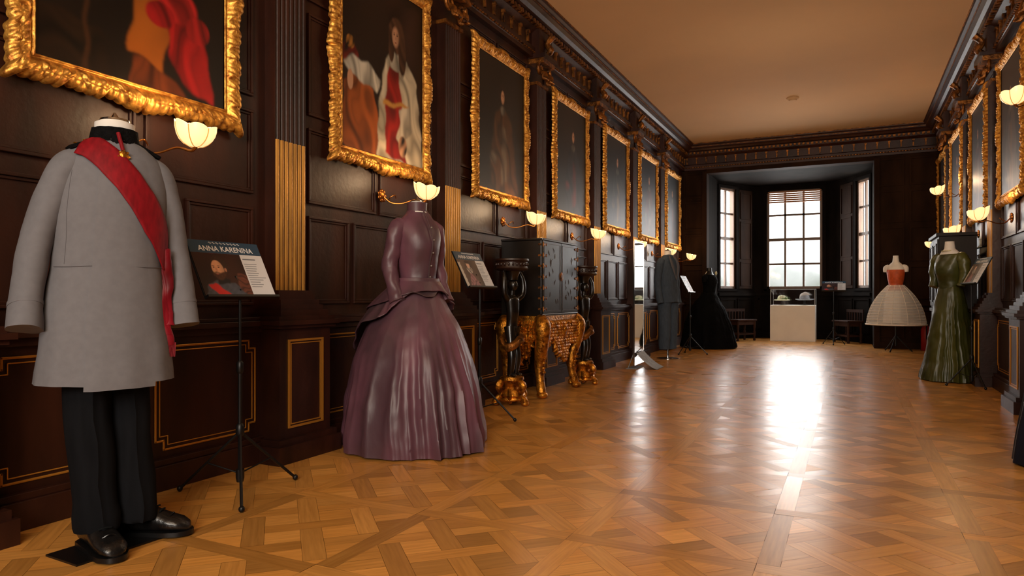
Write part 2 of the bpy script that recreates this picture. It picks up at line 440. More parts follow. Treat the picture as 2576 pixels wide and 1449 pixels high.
def pilaster(S,y):
    mb=MB(); mats=[WOOD,REED,OLDG,FILL]
    S.b(mb,0,.20,y-.21,y+.21,.12,.79)
    S.b(mb,0,.25,y-.26,y+.26,0,.10); S.b(mb,0,.23,y-.24,y+.24,.10,.135)
    S.b(mb,0,.245,y-.255,y+.255,.785,.81); S.b(mb,0,.225,y-.235,y+.235,.765,.785); S.b(mb,0,.22,y-.23,y+.23,.81,.835)
    frame_rect(S,mb,.20,.208,y-.145,y+.145,.19,.70,.012,3)
    frame_rect(S,mb,.20,.204,y-.125,y+.125,.21,.68,.006,3)
    S.b(mb,0,.20,y-.20,y+.20,.835,.87); S.b(mb,0,.175,y-.175,y+.175,.87,.90); S.b(mb,0,.16,y-.16,y+.16,.90,.93)
    S.b(mb,0,.135,y-.145,y+.145,.93,.96); S.b(mb,0,.12,y-.135,y+.135,.96,.985)
    def shaft(z0,z1,reed):
        n=7; w=.25; pts=[]
        pts.append((0,-w/2))
        for i in range(n):
            c=-w/2+w*(i+.5)/n; h=w/n*.38
            pts.append((.08,c-w/n/2))
            for k in range(7):
                a=pi*k/6; pts.append((.08+(.010 if reed else -.014)*math.sin(a),c-h*math.cos(a)))
        pts.append((.08,w/2)); pts.append((0,w/2))
        for i in range(len(pts)-1):
            (o0,a0),(o1,a1)=pts[i],pts[i+1]
            q=[S.p(o0,y+a0,z0),S.p(o1,y+a1,z0),S.p(o1,y+a1,z1),S.p(o0,y+a0,z1)]
            isr=reed and not(abs(o0-.08)<1e-6 and abs(o1-.08)<1e-6) and i>0 and i<len(pts)-2
            mb.add(q,[(0,1,2,3)],1 if isr else 0)
    shaft(.985,1.87,True); shaft(1.87,3.24,False)
    S.b(mb,0,.10,y-.14,y+.14,3.22,3.25,2)
    for sg in(-1,1):
        path=[];R=[]
        for k in range(22):
            a=k/21*3.2*pi; r=.075*(1-k/24)
            path.append(S.p(.11, y+sg*(.10+r*math.sin(a)), 3.39+r*math.cos(a))); R.append(.020*(1-k/30))
        mb.tube(path,R,8,2,sub=1)
    for k in range(5):
        yy=y-.10+.05*k
        L=.13 if k==2 else .09
        mb.tube([S.p(.09,yy,3.38),S.p(.15,yy,3.33),S.p(.15,yy,3.38-L),S.p(.19,yy,3.36-L)],[.022,.03,.022,.008],6,2,sub=3)
    S.b(mb,0,.17,y-.16,y+.16,3.44,3.49,2); S.b(mb,0,.20,y-.18,y+.18,3.49,3.53,0)
    S.b(mb,0,.13,y-.17,y+.17,3.53,3.80,0)
    mb.tube([S.p(.13,y,3.56),S.p(.19,y,3.6),S.p(.15,y,3.68),S.p(.22,y,3.76)],[.022,.038,.03,.04],10,2,sub=4)
    return mb.obj(tname(),mats,kind='structure',ang=35)
for y in PIL_L[:-1]: pilaster(SL,y)
for y in PIL_R: pilaster(SR,y)

def cornice(S,a,b_):
    mb=MB()
    prof=[(0,3.50),(.06,3.50),(.06,3.54),(.08,3.56),(.08,3.60),(.04,3.62),(.04,3.76),(.07,3.78),(.10,3.80),(.10,3.86),(.17,3.87),(.20,3.90),(.24,3.915),(.24,3.955),(.27,3.97),(.28,4.0),(0,4.0)]
    r0=[S.p(o,a,z) for o,z in prof]; r1=[S.p(o,b_,z) for o,z in prof]
    mb.loft([r0,r1],0)
    y=a+.03
    while y<b_:
        S.b(mb,.10,.145,y,y+.04,3.81,3.85,1); 
        y+=.075
    y=a+.02
    while y<b_:
        S.b(mb,.06,.085,y,y+.025,3.545,3.556,1); y+=.05
    y=a+.1
    while y<b_:
        S.b(mb,.04,.065,y,y+.022,3.63,3.75,1); S.b(mb,.04,.075,y-.008,y+.030,3.72,3.75,1)
        y+=.19
    S.b(mb,.28,.286,a,b_,3.985,3.998,1)
    S.b(mb,.24,.245,a,b_,3.93,3.94,1)
    return mb.obj(tname(),[WOOD,OLDG],smooth=False,kind='structure')
cornice(SL,YB,YE); cornice(SR,YB,YE); cornice(SE,XL,XR)

# ---------------------------------------------------------------- paintings
def ell(U,V_,cx,cy,rx,ry,soft=.2):
    d=np.sqrt(((U-cx)/rx)**2+((V_-cy)/ry)**2); return np.clip((1-d)/soft,0,1)
def poly(U,V_,pts):
    U=U+.008*np.sin(40*V_+3*U); V_=V_+.008*np.sin(34*U)
    m=np.zeros(U.shape,bool)
    for i in range(len(pts)):
        x1,y1=pts[i];x2,y2=pts[(i+1)%len(pts)]
        if y1==y2: continue
        c=((y1>V_)!=(y2>V_))&(U<(x2-x1)*(V_-y1)/(y2-y1)+x1); m^=c
    m=m.astype(float)
    for _ in range(3):
        m=(m+np.roll(m,1,0)+np.roll(m,-1,0)+np.roll(m,1,1)+np.roll(m,-1,1))/5
    return m
def bl(C_,m,col,sh=None):
    c=np.array(rgb(*col)); m=np.clip(m,0,1)
    cc=c[None,None,:]*(sh[...,None] if sh is not None else 1)
    return C_*(1-m[...,None])+cc*m[...,None]
def nz(U,V_,s=1,p=0): 
    return .5+.25*(np.sin(9*s*U+7*s*V_+p)+np.sin(17*s*U-11*s*V_+2*p+np.sin(8*s*V_+p)))*1.0
def fold(U,V_,fx,fy,p=0):
    w=1.6*np.sin(5*V_+4*U+p)+.9*np.sin(13*V_-9*U)+.5*np.sin(31*U+17*V_)
    a=np.abs(np.sin(.8*fx*U+.8*fy*V_+p+w)); b_=np.abs(np.sin(2.1*fx*U+1.7*fy*V_+w*1.7))
    return .28+.7*a**1.2*(.6+.5*b_)
def bgd(U,V_,c,p):
    return bl(np.zeros(U.shape+(3,)),np.ones(U.shape),c,.5+.8*nz(U,V_,.5,p))
def paint1(U,V_):
    C_=bgd(U,V_,(28,17,10),1)
    C_=bl(C_,poly(U,V_,[(0,0),(.4,0),(.3,.16),(0,.2)]),(44,26,12),fold(U,V_,6,14))
    C_=bl(C_,ell(U,V_,.45,.78,.09,.09),(170,120,90))
    C_=bl(C_,poly(U,V_,[(.42,.13),(.50,.45),(.6,.7),(.36,.72),(.7,.7),(.72,.4),(.6,.08),(.5,.11)]),(180,98,28),.55+.35*nz(U,V_,1.2))
    C_=bl(C_,poly(U,V_,[(.44,0),(.45,.12),(.62,.08),(.78,0)]),(110,50,20),fold(U,V_,25,3))
    C_=bl(C_,poly(U,V_,[(.44,.40),(.54,.34),(.70,.44),(.66,.50),(.5,.5)]),(150,30,26),fold(U,V_,6,22))
    C_=bl(C_,poly(U,V_,[(.62,.36),(.66,.14),(.72,.06),(.92,.0),(.90,.12),(.84,.30),(.74,.38)]),(176,26,26),fold(U,V_,22,4))
    C_=bl(C_,ell(U,V_,.70,.36,.13,.075),(196,38,36),fold(U,V_,14,18,1))
    C_=bl(C_,ell(U,V_,.60,.30,.09,.055),(166,24,26),fold(U,V_,18,12,2))
    C_=bl(C_,ell(U,V_,.82,.29,.08,.06),(180,32,30),fold(U,V_,18,16,.4))
    C_=bl(C_,ell(U,V_,.43,.42,.10,.04),(220,214,196),fold(U,V_,22,22))
    r=np.abs(np.sqrt(((U-.19)/.07)**2+((V_-.36)/.05)**2)-1)<.12
    C_=bl(C_,r.astype(float),(196,120,50))
    C_=bl(C_,poly(U,V_,[(.22,0),(.24,0),(.23,.42),(.215,.42)]),(70,40,20))
    return C_*.60
def face(C_,U,V_,x,y,s,side=1):
    C_=bl(C_,ell(U,V_,x,y,.052*s,.068*s,.35),(212,158,122),1.0-.45*np.clip((U-x)/(.05*s)*side,0,1))
    C_=bl(C_,ell(U,V_,x-.018*s,y+.012*s,.012*s,.006*s,.6)+ell(U,V_,x+.020*s,y+.012*s,.012*s,.006*s,.6),(50,28,20))
    C_=bl(C_,.6*(ell(U,V_,x-.018*s,y+.022*s,.016*s,.004*s,.6)+ell(U,V_,x+.020*s,y+.022*s,.016*s,.004*s,.6)),(70,42,28))
    C_=bl(C_,.7*ell(U,V_,x+.003*s,y-.006*s,.006*s,.016*s,.7),(150,96,70))
    C_=bl(C_,.9*ell(U,V_,x,y-.032*s,.016*s,.006*s,.6),(136,50,44))
    return C_
def paint2(U,V_):
    C_=bgd(U,V_,(42,26,18),2)
    C_=bl(C_,poly(U,V_,[(.45,.95),(1,.95),(1,.4),(.8,.4)]),(66,40,30),nz(U,V_,1,1))
    C_=bl(C_,poly(U,V_,[(.0,.04),(.04,.36),(.16,.42),(.36,.36),(.42,.2),(.40,0),(.1,0)]),(180,92,36),fold(U,V_,12,4))
    C_=bl(C_,ell(U,V_,.10,.50,.10,.075),(130,36,24),nz(U,V_,4))
    C_=bl(C_,ell(U,V_,.10,.57,.05,.04),(190,126,54),nz(U,V_,8))
    C_=bl(C_,poly(U,V_,[(.02,.46),(.10,.40),(.40,.36),(.44,.44),(.3,.5),(.12,.5)]),(222,214,196),fold(U,V_,24,20)+.1)
    C_=bl(C_,ell(U,V_,.10,.37,.035,.06),(214,160,124))
    C_=bl(C_,poly(U,V_,[(.40,0),(.42,.3),(.50,.56),(.58,.63),(.78,.62),(.90,.5),(.97,.2),(1.0,0)]),(222,208,180),fold(U,V_,10,2,.7)+.15)
    C_=bl(C_,poly(U,V_,[(.50,.03),(.50,.34),(.54,.54),(.66,.54),(.72,.3),(.64,.14),(.80,.0)]),(168,32,24),fold(U,V_,16,5)+.1)
    C_=bl(C_,poly(U,V_,[(.48,.30),(.80,.34),(.80,.36),(.48,.33)]),(210,150,70))
    C_=bl(C_,poly(U,V_,[(.68,.30),(.80,.36),(.84,.2),(.70,.12)]),(220,208,186),fold(U,V_,18,10)+.1)
    C_=bl(C_,ell(U,V_,.72,.10,.06,.07),(214,160,124),nz(U,V_,4))
    C_=bl(C_,ell(U,V_,.64,.60,.10,.08),(210,200,180),fold(U,V_,20,6))
    C_=bl(C_,ell(U,V_,.645,.735,.115,.115,.15),(96,62,42),fold(U,V_,20,26)+.1)
    C_=bl(C_,ell(U,V_,.715,.63,.055,.13,.2),(84,54,36),fold(U,V_,20,26)+.1)
    C_=bl(C_,ell(U,V_,.575,.65,.04,.09,.2),(84,54,36),fold(U,V_,20,26)+.1)
    C_=face(C_,U,V_,.628,.725,1.0)
    return C_*.60
def paintg(seed,tone):
    rs=np.random.RandomState(seed)
    ox=rs.uniform(-.06,.06); robe=[(86,36,24),(60,40,50),(50,42,30),(92,58,26),(38,34,38),(94,78,64)][seed%6]
    acc=[(130,112,90),(120,34,24),(126,92,50)][seed%3]
    def f(U,V_):
        C_=bgd(U,V_,tone,seed)
        C_=bl(C_,poly(U,V_,[(.22+ox,0),(.26+ox,.35),(.34+ox,.58),(.44+ox,.64),(.58+ox,.64),(.68+ox,.56),(.76+ox,.35),(.85+ox,0)]),robe,fold(U,V_,10,3,seed))
        C_=bl(C_,.8*poly(U,V_,[(.46+ox,.05),(.49+ox,.5),(.57+ox,.5),(.60+ox,.12)]),acc,fold(U,V_,16,5,seed)*.8)
        C_=bl(C_,ell(U,V_,.3+ox,.25,.09,.06,.6),acc,.7*fold(U,V_,20,15,seed))
        C_=bl(C_,ell(U,V_,.5+ox,.73,.10,.11,.3),(50,32,22),fold(U,V_,20,20))
        C_=bl(C_,ell(U,V_,.5+ox,.63,.07,.045,.5),(130,120,106),fold(U,V_,20,10))
        C_=face(C_,U,V_,.5+ox,.73,.85)
        return C_*.75
    return f
def grid_canvas(name,u0,u1,v0,v1,nx,ny,fn,T,parent,label=None):
    us=np.linspace(0,1,nx);vs=np.linspace(0,1,ny); U,V_=np.meshgrid(us,vs)
    C_=np.clip(fn(U,V_),0,1)
    verts=[T(u0+(u1-u0)*U[j,i],v0+(v1-v0)*V_[j,i]) for j in range(ny) for i in range(nx)]
    faces=[(j*nx+i,j*nx+i+1,(j+1)*nx+i+1,(j+1)*nx+i) for j in range(ny-1) for i in range(nx-1)]
    me=bpy.data.meshes.new(name); me.from_pydata(verts,[],faces)
    ca=me.color_attributes.new('Col','FLOAT_COLOR','POINT')
    A=np.ones((ny*nx,4),np.float32); A[:,:3]=C_.reshape(-1,3); ca.data.foreach_set('color',A.ravel())
    me.materials.append(GLOWC)
    o=bpy.data.objects.new(name,me); COL.objects.link(o); o.parent=parent
    if label: o['label']=label
    return o
def frame_mesh(w,h,bw):
    hx,hz=w/2,h/2; H2,V2=220,270; nt=24
    inn=[];out=[];sv=[];cart=[]
    cor=[(-1,-1),(1,-1),(1,1),(-1,1)]
    for k in range(4):
        a=cor[k];b_=cor[(k+1)%4]; n=H2 if k%2==0 else V2; ln=w if k%2==0 else h
        for i in range(n):
            t=i/n; cx=a[0]+(b_[0]-a[0])*t; cz=a[1]+(b_[1]-a[1])*t
            inn.append((cx*hx,cz*hz)); out.append((cx*(hx+bw),cz*(hz+bw)))
            sv.append((t-.5)*ln); d=min(t,1-t)*ln; m=abs(t-.5)*ln
            cart.append((math.exp(-(d/.07)**2),math.exp(-(m/.09)**2)))
    rings=[]
    N=len(inn); per=.15
    for i in range(N):
        r=[];S_=abs(sv[i]);c1,c2=cart[i]
        q=(S_/per)%1.0
        lobe=(1-q)**.5*.75+.25*abs(math.sin(pi*4*q))
        if q<.06: lobe*=q/.06
        ex=.76+.24*lobe+.12*c1+.18*c2
        for j in range(nt+1):
            t=j/nt; tt=t*ex
            x=inn[i][0]+(out[i][0]-inn[i][0])*tt; z=inn[i][1]+(out[i][1]-inn[i][1])*tt
            if t<.10: hgt=.016+.009*math.sin(pi*t/.10)
            elif t<.16: hgt=.012
            else:
                u=(t-.16)/.84
                prof=.012+.016*math.sin(pi*min(1,u*1.05))**.6
                qq=(S_/per+.6*u)%1.0
                leaf=qq**.8 if qq<.93 else (1-qq)/.07
                vein=abs(math.sin(pi*(qq*6-u*3.0)))**.5
                scr=math.exp(-((qq-.35)/.09)**2-((u-.30)/.16)**2)
                mid=math.exp(-((u-.52)/.04)**2)
                cc=math.exp(-((u-.5)/.3)**2)*(c1+c2)
                hgt=prof+math.sin(pi*u)**.5*(.015*leaf+.007*vein)+.012*scr-.007*mid*(1-c2)+.012*cc
            if j==nt: hgt=0.0
            r.append((x,-hgt,z))
        rings.append(r)
    v=[p for r in rings for p in r]; n=nt+1; f=[]
    for i in range(N):
        k=(i+1)%N
        for j in range(nt): f.append((i*n+j,i*n+j+1,k*n+j+1,k*n+j))
    me=bpy.data.meshes.new('picture_frame'); me.from_pydata(v,[],f); me.materials.append(GOLDF)
    me.polygons.foreach_set('use_smooth',[True]*len(me.polygons)); me.update()
    return me
FRM=frame_mesh(.96,1.26,.118)
def painting(loc,phi,fn,label,hi=False,grp=None):
    e=TOP('framed_painting',label,'painting',loc,phi,grp)
    o=bpy.data.objects.new('picture_frame',FRM); COL.objects.link(o); o.parent=e; o['label']='carved scrolling gilt frame'
    n=(170,220) if hi else (80,104)
    grid_canvas('canvas',-.49,.49,-.64,.64,n[0],n[1],fn,lambda a,b_:(a,-.012,b_),e)
    return e
FC=[2.17,4.09,5.97,7.82,9.61,11.36,13.13]
labs=["gilt-framed portrait with orange coat and red sash bow","gilt-framed portrait of a wigged person in ermine robe",
 "gilt-framed dark portrait beside the fluted pilaster","gilt-framed dark portrait hung above the lacquer cabinet's end","gilt-framed sombre portrait on dark panelling",
 "gilt-framed sombre portrait between two pilasters","gilt-framed portrait next to the end wall"]
fns=[paint1,paint2,paintg(3,(34,26,20)),paintg(4,(30,20,14)),paintg(8,(26,18,14)),paintg(6,(36,22,18)),paintg(7,(28,20,16))]
for i,y in enumerate(FC):
    painting((XL+.045,y,2.59),90,fns[i],labs[i],i<2,'portraits on the panelled wall')
for i,y in enumerate([7.93,9.80,11.68,13.4]):
    painting((XR-.045,y,2.59),-90,paintg(11+i,(34,22,16)),["gilt-framed portrait with heavy carved frame near pilaster","gilt-framed portrait above the green gown","gilt-framed portrait above dark cabinet","gilt-framed portrait close to end wall"][i],False,'portraits on the facing wall')

# ---------------------------------------------------------------- wall lamps
def lamp_parts():
    a=MB()
    a.lathe([(0.001,0),(.035,.0),(.045,.012),(.03,.02),(.012,.03)],16)
    a.v=[(x,-z,y) for x,y,z in a.v]
    for k in range(7):
        t=2*pi*k/7; a.ball((.034*math.cos(t),-.012,.034*math.sin(t)),(.016,.012,.016),8,5)
    a.tube([(0,-.02,0),(.03,-.07,-.05),(.07,-.14,-.055),(.11,-.22,-.03),(.14,-.28,-.045),(.15,-.30,-.02)],[.005,.006,.005,.005,.007,.012],8)
    a.tube([(.03,-.05,-.04),(.0,-.08,-.02),(.02,-.11,.0),(.05,-.10,-.02)],[.004,.004,.004,.003],6)
    s=MB()
    def mod(t,z): return 1+.12*abs(math.cos(3*t))*min(1,max(0,(z+.02)/.05))-.05
    pr=[(.012,-.012),(.034,-.009),(.056,.004),(.072,.022),(.082,.045),(.088,.072),(.090,.102)]
    inn=[(r*.94,z-.001) for r,z in pr[::-1]]
    def sk(p):
        dx,dy=p[0]-.15,p[1]+.30; t=math.atan2(dy,dx); k=max(0,(p[2]+.015)/.102)
        z=p[2]-.016*k*k*(1-abs(math.cos(3*t)))
        return (p[0],p[1],z+.22*dy*k)
    rings=[]
    for r,z in pr+inn:
        rings.append([(.15+r*mod(2*pi*j/72,z)*math.cos(2*pi*j/72),-.30+r*mod(2*pi*j/72,z)*math.sin(2*pi*j/72),z-.015) for j in range(72)])
    s.loft(rings,0,True,False)
    for k in range(6):
        t=pi/6+pi/3*k
        s.tube([(.15+r*1.01*mod(t,z)*math.cos(t),-.30+r*1.01*mod(t,z)*math.sin(t),z-.015) for r,z in pr],.0026,6,1,sub=2)
    s.v=[sk(p) for p in s.v]
    return a,s
la,ls=lamp_parts()
LA=la.obj('lamp_arm',BRASS); LSo=ls.obj('lamp_shade',[SHAD,RIBM])
first=[True]
def wall_lamp(loc,phi,label,grp,power=7):
    e=TOP('wall_lamp',label,'wall lamp',loc,phi,grp)
    for src in(LA,LSo):
        if first[0]: o=src
        else: o=src.copy(); COL.objects.link(o)
        o.parent=e
        o['label']='curved brass bracket' if src is LA else 'glowing scalloped shell glass shade'
    first[0]=False
    l=bpy.data.lights.new('bulb','POINT'); l.energy=power; l.color=(1,.66,.36); l.shadow_soft_size=.04
    lo=bpy.data.objects.new('bulb',l); COL.objects.link(lo); lo.parent=e; lo.location=(.15,-.30,.14)
    return e
for y in [2.25,4.22,6.16,8.02,9.9,11.80,13.48]:
    wall_lamp((XL+.03,y-.15,1.68),90,"lit shell-shaded brass wall lamp under a gilt portrait",'shell wall lamps')
for y in [7.85,9.75,12.05]:
    wall_lamp((XR-.03,y+.15,1.70),-90,"lit shell-shaded brass wall lamp on dark panelling",'shell wall lamps')
for y in [6.22,11.3]:
    wall_lamp((XR-.03,y+.15,2.40),-90,"lit shell-shaded wall lamp mounted higher on panelling",'high shell wall lamps')

# ---------------------------------------------------------------- smooth profile tools
def dense(prof,n=40,k=3):
    A=np.array(prof,float); z=A[:,0]; zs=np.linspace(z[0],z[-1],n)
    sg=1 if z[-1]>z[0] else -1
    out=[zs]
    for c in range(1,A.shape[1]):
        y=np.interp(sg*zs,sg*z,A[:,c]); yp=np.pad(y,(k,k),mode='edge')
        ys=np.convolve(yp,np.ones(2*k+1)/(2*k+1),'valid'); w=np.minimum(1,np.minimum(np.arange(n),np.arange(n)[::-1])/k)
        out.append(y*(1-w)+ys*w)
    return np.array(out).T
def mkfold(seed,ns=(5,9,14,19,26,35)):
    rs=random.Random(seed); T=[(n,rs.uniform(0,6.28),rs.uniform(.6,1.1)/(1+.05*n),rs.uniform(0,.4),rs.uniform(-1.6,1.6)) for n in ns]
    def f(t,h):
        v=0
        t2=t+.22*math.sin(2*t+seed)+.12*math.sin(3*t+1.3*seed)
        for n,ph,a,st,dr in T:
            k=max(0,min(1,(h-st)/.4+.2))
            v+=a*k*(1-2*abs(math.sin((n*t2+ph+dr*h)/2))**.8)
        v+=.7*MN.noise(Vector((math.cos(t)*4+seed,math.sin(t)*4,h*3)))*h
        return v*.5
    return f
def shape_ring(z,rx,rf,rb,cy,n,fv=None):
    r=[]
    for j in range(n):
        t=2*pi*j/n; c,s_=math.cos(t),math.sin(t)
        m=1+(fv(t) if fv else 0)
        ry=rf if s_<0 else rb
        r.append((rx*c*m,cy+ry*s_*m,z))
    return r
def skirt(mb,prof,amp,n=200,rows=50,seed=1,mi=0,ns=(5,9,14,19,26,35)):
    D=dense(prof,rows); rings=[]; ff=mkfold(seed,ns)
    z0,z1=D[0,0],D[-1,0]
    for i,(z,rx,rf,rb,cy) in enumerate(D):
        h=abs(z-z1)/abs(z0-z1)
        rings.append(shape_ring(z,rx,rf,rb,cy,n,lambda t:amp*(.3+.7*h)*ff(t,h)))
    mb.loft(rings,mi,True,True)
def torso(mb,prof,n=56,rows=36,mi=0):
    D=dense(prof,rows,2); mb.loft([shape_ring(z,rx,rf,rb,cy,n) for z,rx,rf,rb,cy in D],mi)
def arm(mb,pts,rad,mi=0,n=20,flat=None): mb.tube(pts,rad,n,mi,sub=9,flat=flat)
def mann_neck(e,z0,z1,r,mat=WHITE,cap=True):
    a=MB(); a.lathe([(r*1.5,z0-.03),(r*1.15,z0),(r,z0+.02),(r,z1-.012),(r*.92,z1)],24)
    a.obj('mannequin_neck',mat,e)
    if cap:
        b_=MB(); b_.lathe([(r*.95,z1),(r*.9,z1+.008),(r*.3,z1+.014),(.006,z1+.03),(.004,z1+.035)],20); b_.obj('neck_cap',CHROME,e)

# ---------------------------------------------------------------- grey military uniform
def uniform():
    e=TOP('uniform_mannequin',"headless mannequin in grey military frock coat with red sash",'mannequin',(-2.52,1.655,0),70)
    prof=[(1.53,.078,.078,.068,.0),(1.515,.108,.085,.08,0),(1.495,.136,.095,.09,0),(1.455,.163,.112,.11,0),(1.38,.182,.132,.12,0),(1.28,.188,.142,.122,0),(1.15,.184,.138,.114,0),(1.06,.186,.137,.114,0),(.95,.198,.15,.13,0),(.8,.216,.17,.155,0),(.632,.234,.19,.18,0)]
    D=dense(prof,70,2)
    zz_=-D[:,0]
    def rr(z): return [float(np.interp(-z,zz_,D[:,c])) for c in(1,2,3)]
    def pt(z,t,off=0):
        rx,rf,rb=rr(z); ry=rf if math.sin(t)<0 else rb
        k=1+ (0.014*math.sin(7*t+1)+.012*math.sin(12*t))*max(0,(1.0-z))/.4
        return ((rx*k+off)*math.cos(t),(ry*k+off)*math.sin(t),z)
    CR=lambda m: m.crumple(4.5,.006,2)
    mb=MB(); n=90
    mb.loft([[pt(z,2*pi*j/n) for j in range(n)] for z in D[:,0]],0,True,True)
    rows_=[]
    for z in np.linspace(1.46,.616,50):
        a0=-pi/2-.46+.08*(z-1); a1=-pi/2+.55
        row=[pt(z,a0-.004,-.004)]
        for k in range(12): row.append(pt(z,a0+(a1-a0)*k/11,.006*(1-(k/11)**3)))
        rows_.append(row)
    mb.loft(rows_,0,False,False,closed=False)
    CR(mb).obj('frock_coat',GREYW,e,label='grey wool frock coat',ang=60)
    s=MB()
    s.tube([pt(z,-pi/2-1.0,.0003) for z in np.linspace(1.40,1.07,20)],.0010,6,0,sub=1)
    s.tube([pt(1.06,-pi/2-1.3+k*.09,.0030) for k in range(30)],.0010,6,0,sub=1)
    CR(s).obj('coat_seam',SEAM,e)
    for sg in(-1,1):
        a=MB()
        arm(a,[(sg*.112,.0,1.458),(sg*.158,.0,1.408),(sg*.202,.01,1.27),(sg*.236,.012,1.11),(sg*.253,-.01,.97),(sg*.264,-.04,.835)],[.042,.056,.056,.053,.051,.057],n=28,flat=1.3)
        a.tube([(sg*.2570,-.018,.925),(sg*.2580,-.022,.912)],[.0545,.0547],28,0,sub=1,flat=1.28)
        a.crumple(6,.009,3+sg); a.obj('sleeve',GREYW,e,ang=60)
        b_=MB()
        R=Matrix.Rotation(sg*.46,3,'Y')
        b_.box((sg*.100,.0,1.517),(.118,.064,.012),0,R)
        for k in range(3): b_.ball((sg*(.07+.03*k),-.004,1.543-.015*k),(.007,.007,.003),6,4,1)
        b_.obj('shoulder_board',[VELV,GOLD],e,label='black velvet shoulder board with gold stars')
    c=MB(); c.lathe([(.088,1.495),(.084,1.53),(.077,1.578),(.070,1.58),(.068,1.53)],48,mod=lambda t,z:1+.03*math.sin(t*12+z*80)); 
    c.obj('collar',VELV,e,label='black astrakhan standing collar')
    w=MB(); w.lathe([(.069,1.56),(.067,1.603),(.062,1.603),(.06,1.56)],30); w.obj('shirt_collar',WHITE,e)
    mann_neck(e,1.56,1.612,.055,CREAM)
    CP=[(-.122,1.502),(-.095,1.488),(-.045,1.44),(.015,1.37),(.064,1.30),(.108,1.23),(.144,1.16),(.168,1.09),(.176,1.05)]
    C2=[]
    for i in range(len(CP)-1):
        for k in range(6):
            t=k/6; C2.append((CP[i][0]*(1-t)+CP[i+1][0]*t,CP[i][1]*(1-t)+CP[i+1][1]*t))
    C2.append(CP[-1])
    rows_=[]
    for i,(x,z) in enumerate(C2):
        a=C2[max(0,i-3)];b_=C2[min(len(C2)-1,i+3)]; dx,dz=b_[0]-a[0],b_[1]-a[1]; l=math.hypot(dx,dz); nx_,nz_=-dz/l,dx/l
        row=[]; wd=.050*(1 if i<32 else 1-.045*(i-32))
        for k in range(11):
            q=(k/10-.5)*2*wd; X=x+nx_*q; Z=min(z+nz_*q,1.525); rx,rf,rb=rr(Z); X=max(-rx*.995,min(rx*.995,X))
            yy=-(rf+.012)*math.sqrt(max(0,1-(X/(rx+.012))**2)); row.append((X,yy-.001,Z+.004))
        rows_.append(row)
    s=MB(); s.loft(rows_,0,False,False,closed=False); CR(s)
    o=s.obj('sash',REDS,e,label='broad red ribbon sash',ang=80); so=o.modifiers.new('s','SOLIDIFY'); so.thickness=.004; so.offset=0
    t=MB()
    for k,(ox,ln) in enumerate(((0,.36),(.010,.28),(-.008,.32))):
        t.tube([(.172+ox*.4,-.070-ox,1.13),(.182+ox*.5,-.070-ox,1.05),(.185+ox,-.075,.95),(.190+ox,-.082,.86),(.194+ox*.6,-.085,1.12-ln)],[.012,.017,.013,.011,.014],12,0,flat=.35)
    t.ball((.180,-.072,1.10),(.018,.014,.035),12,8)
    for k in range(8): t.tube([(.182+.004*k,-.085,.77),(.180+.005*k,-.085,.715)],.0022,5,0,sub=1)
    t.crumple(14,.010,1); t.obj('sash_tail',REDT,e,label='crimson silk tails with fringe')
    m=MB(); m.ball((.0,-.118,1.462),(.018,.008,.024),14,8)
    for k in range(8):
        a=2*pi*k/8; m.ball((.018*math.cos(a),-.121,1.462+.022*math.sin(a)),.005,6,4)
    m.obj('medal',GOLD,e,label='gold neck medal')
    m=MB(); m.tube([(-.01,-.085,1.555),(0,-.112,1.485)],.007,8); m.obj('neck_ribbon',REDS,e)
    for sg,ty,rot in((-1,-.01,.12),(1,.05,.85)):
        L=MB(); rg=[]
        for z,rx,ry in ((.74,.082,.095),(.66,.082,.093),(.58,.081,.09),(.5,.080,.088),(.42,.078,.085),(.34,.076,.083),(.26,.075,.083),(.19,.075,.085),(.14,.077,.088),(.10,.078,.090),(.085,.074,.086)):
            rg.append([(sg*.069+rx*math.cos(2*pi*j/36),ty*.5+(ry+(.010 if abs(j-27)<1 else 0))*math.sin(2*pi*j/36),z) for j in range(36)])
        L.loft(rg); L.crumple(6,.010,5+sg); L.obj('trouser_leg',TROU,e,label='charcoal wool trouser leg',ang=70)
        B=MB(); cs=[]
        for p,hw,top in((.085,.012,.05),(.08,.030,.075),(.05,.040,.135),(.0,.043,.15),(-.045,.044,.135),(-.09,.048,.098),(-.14,.052,.078),(-.18,.048,.066),(-.205,.034,.05),(-.215,.014,.03)):
            ring=[]
            for j in range(20):
                a=2*pi*j/20; zc=.014+(top-.014)/2
                zz=zc+(top-.014)/2*math.sin(a); xx=hw*math.copysign(abs(math.cos(a))**.8,math.cos(a))
                ring.append((xx,p,max(.014,zz)))
            cs.append(ring)
        B.loft(cs,0)
        sl=[]
        for p,hw in((.09,.02),(.07,.04),(0,.044),(-.06,.045),(-.13,.056),(-.18,.052),(-.212,.034),(-.225,.012)):
            sl.append([(-hw,p,0),(hw,p,0),(hw,p,.018),(-hw,p,.018)])
        B.loft(sl,1)
        for k in range(5): B.tube([(-.022,-.035-.018*k,.142-.012*k),(.0,-.038-.018*k,.150-.013*k),(.022,-.035-.018*k,.142-.012*k)],.0035,6,2,sub=3)
        B.tube([(-.047,-.13,.05),(0,-.15,.083),(.047,-.13,.05)],.003,6,0,sub=5)
        R=Matrix.Rotation(rot,3,'Z'); off=Vector((sg*.078,ty+.02,0.008))
        B.v=[tuple(R@Vector(p)+off) for p in B.v]
        B.obj('boot',[LEAT,BLKM,BLKC],e,label='black lace-up leather boot')
    pl=MB(); pl.box((-.03,.01,.004),(.34,.20,.007),0,Matrix.Rotation(.3,3,'Z')); pl.tube([(-.0,.08,.0),(-.0,.08,.8)],.012,10,0,sub=1); pl.obj('base_plate',BLKM,e,smooth=False,label='thin black steel base plate with pole')
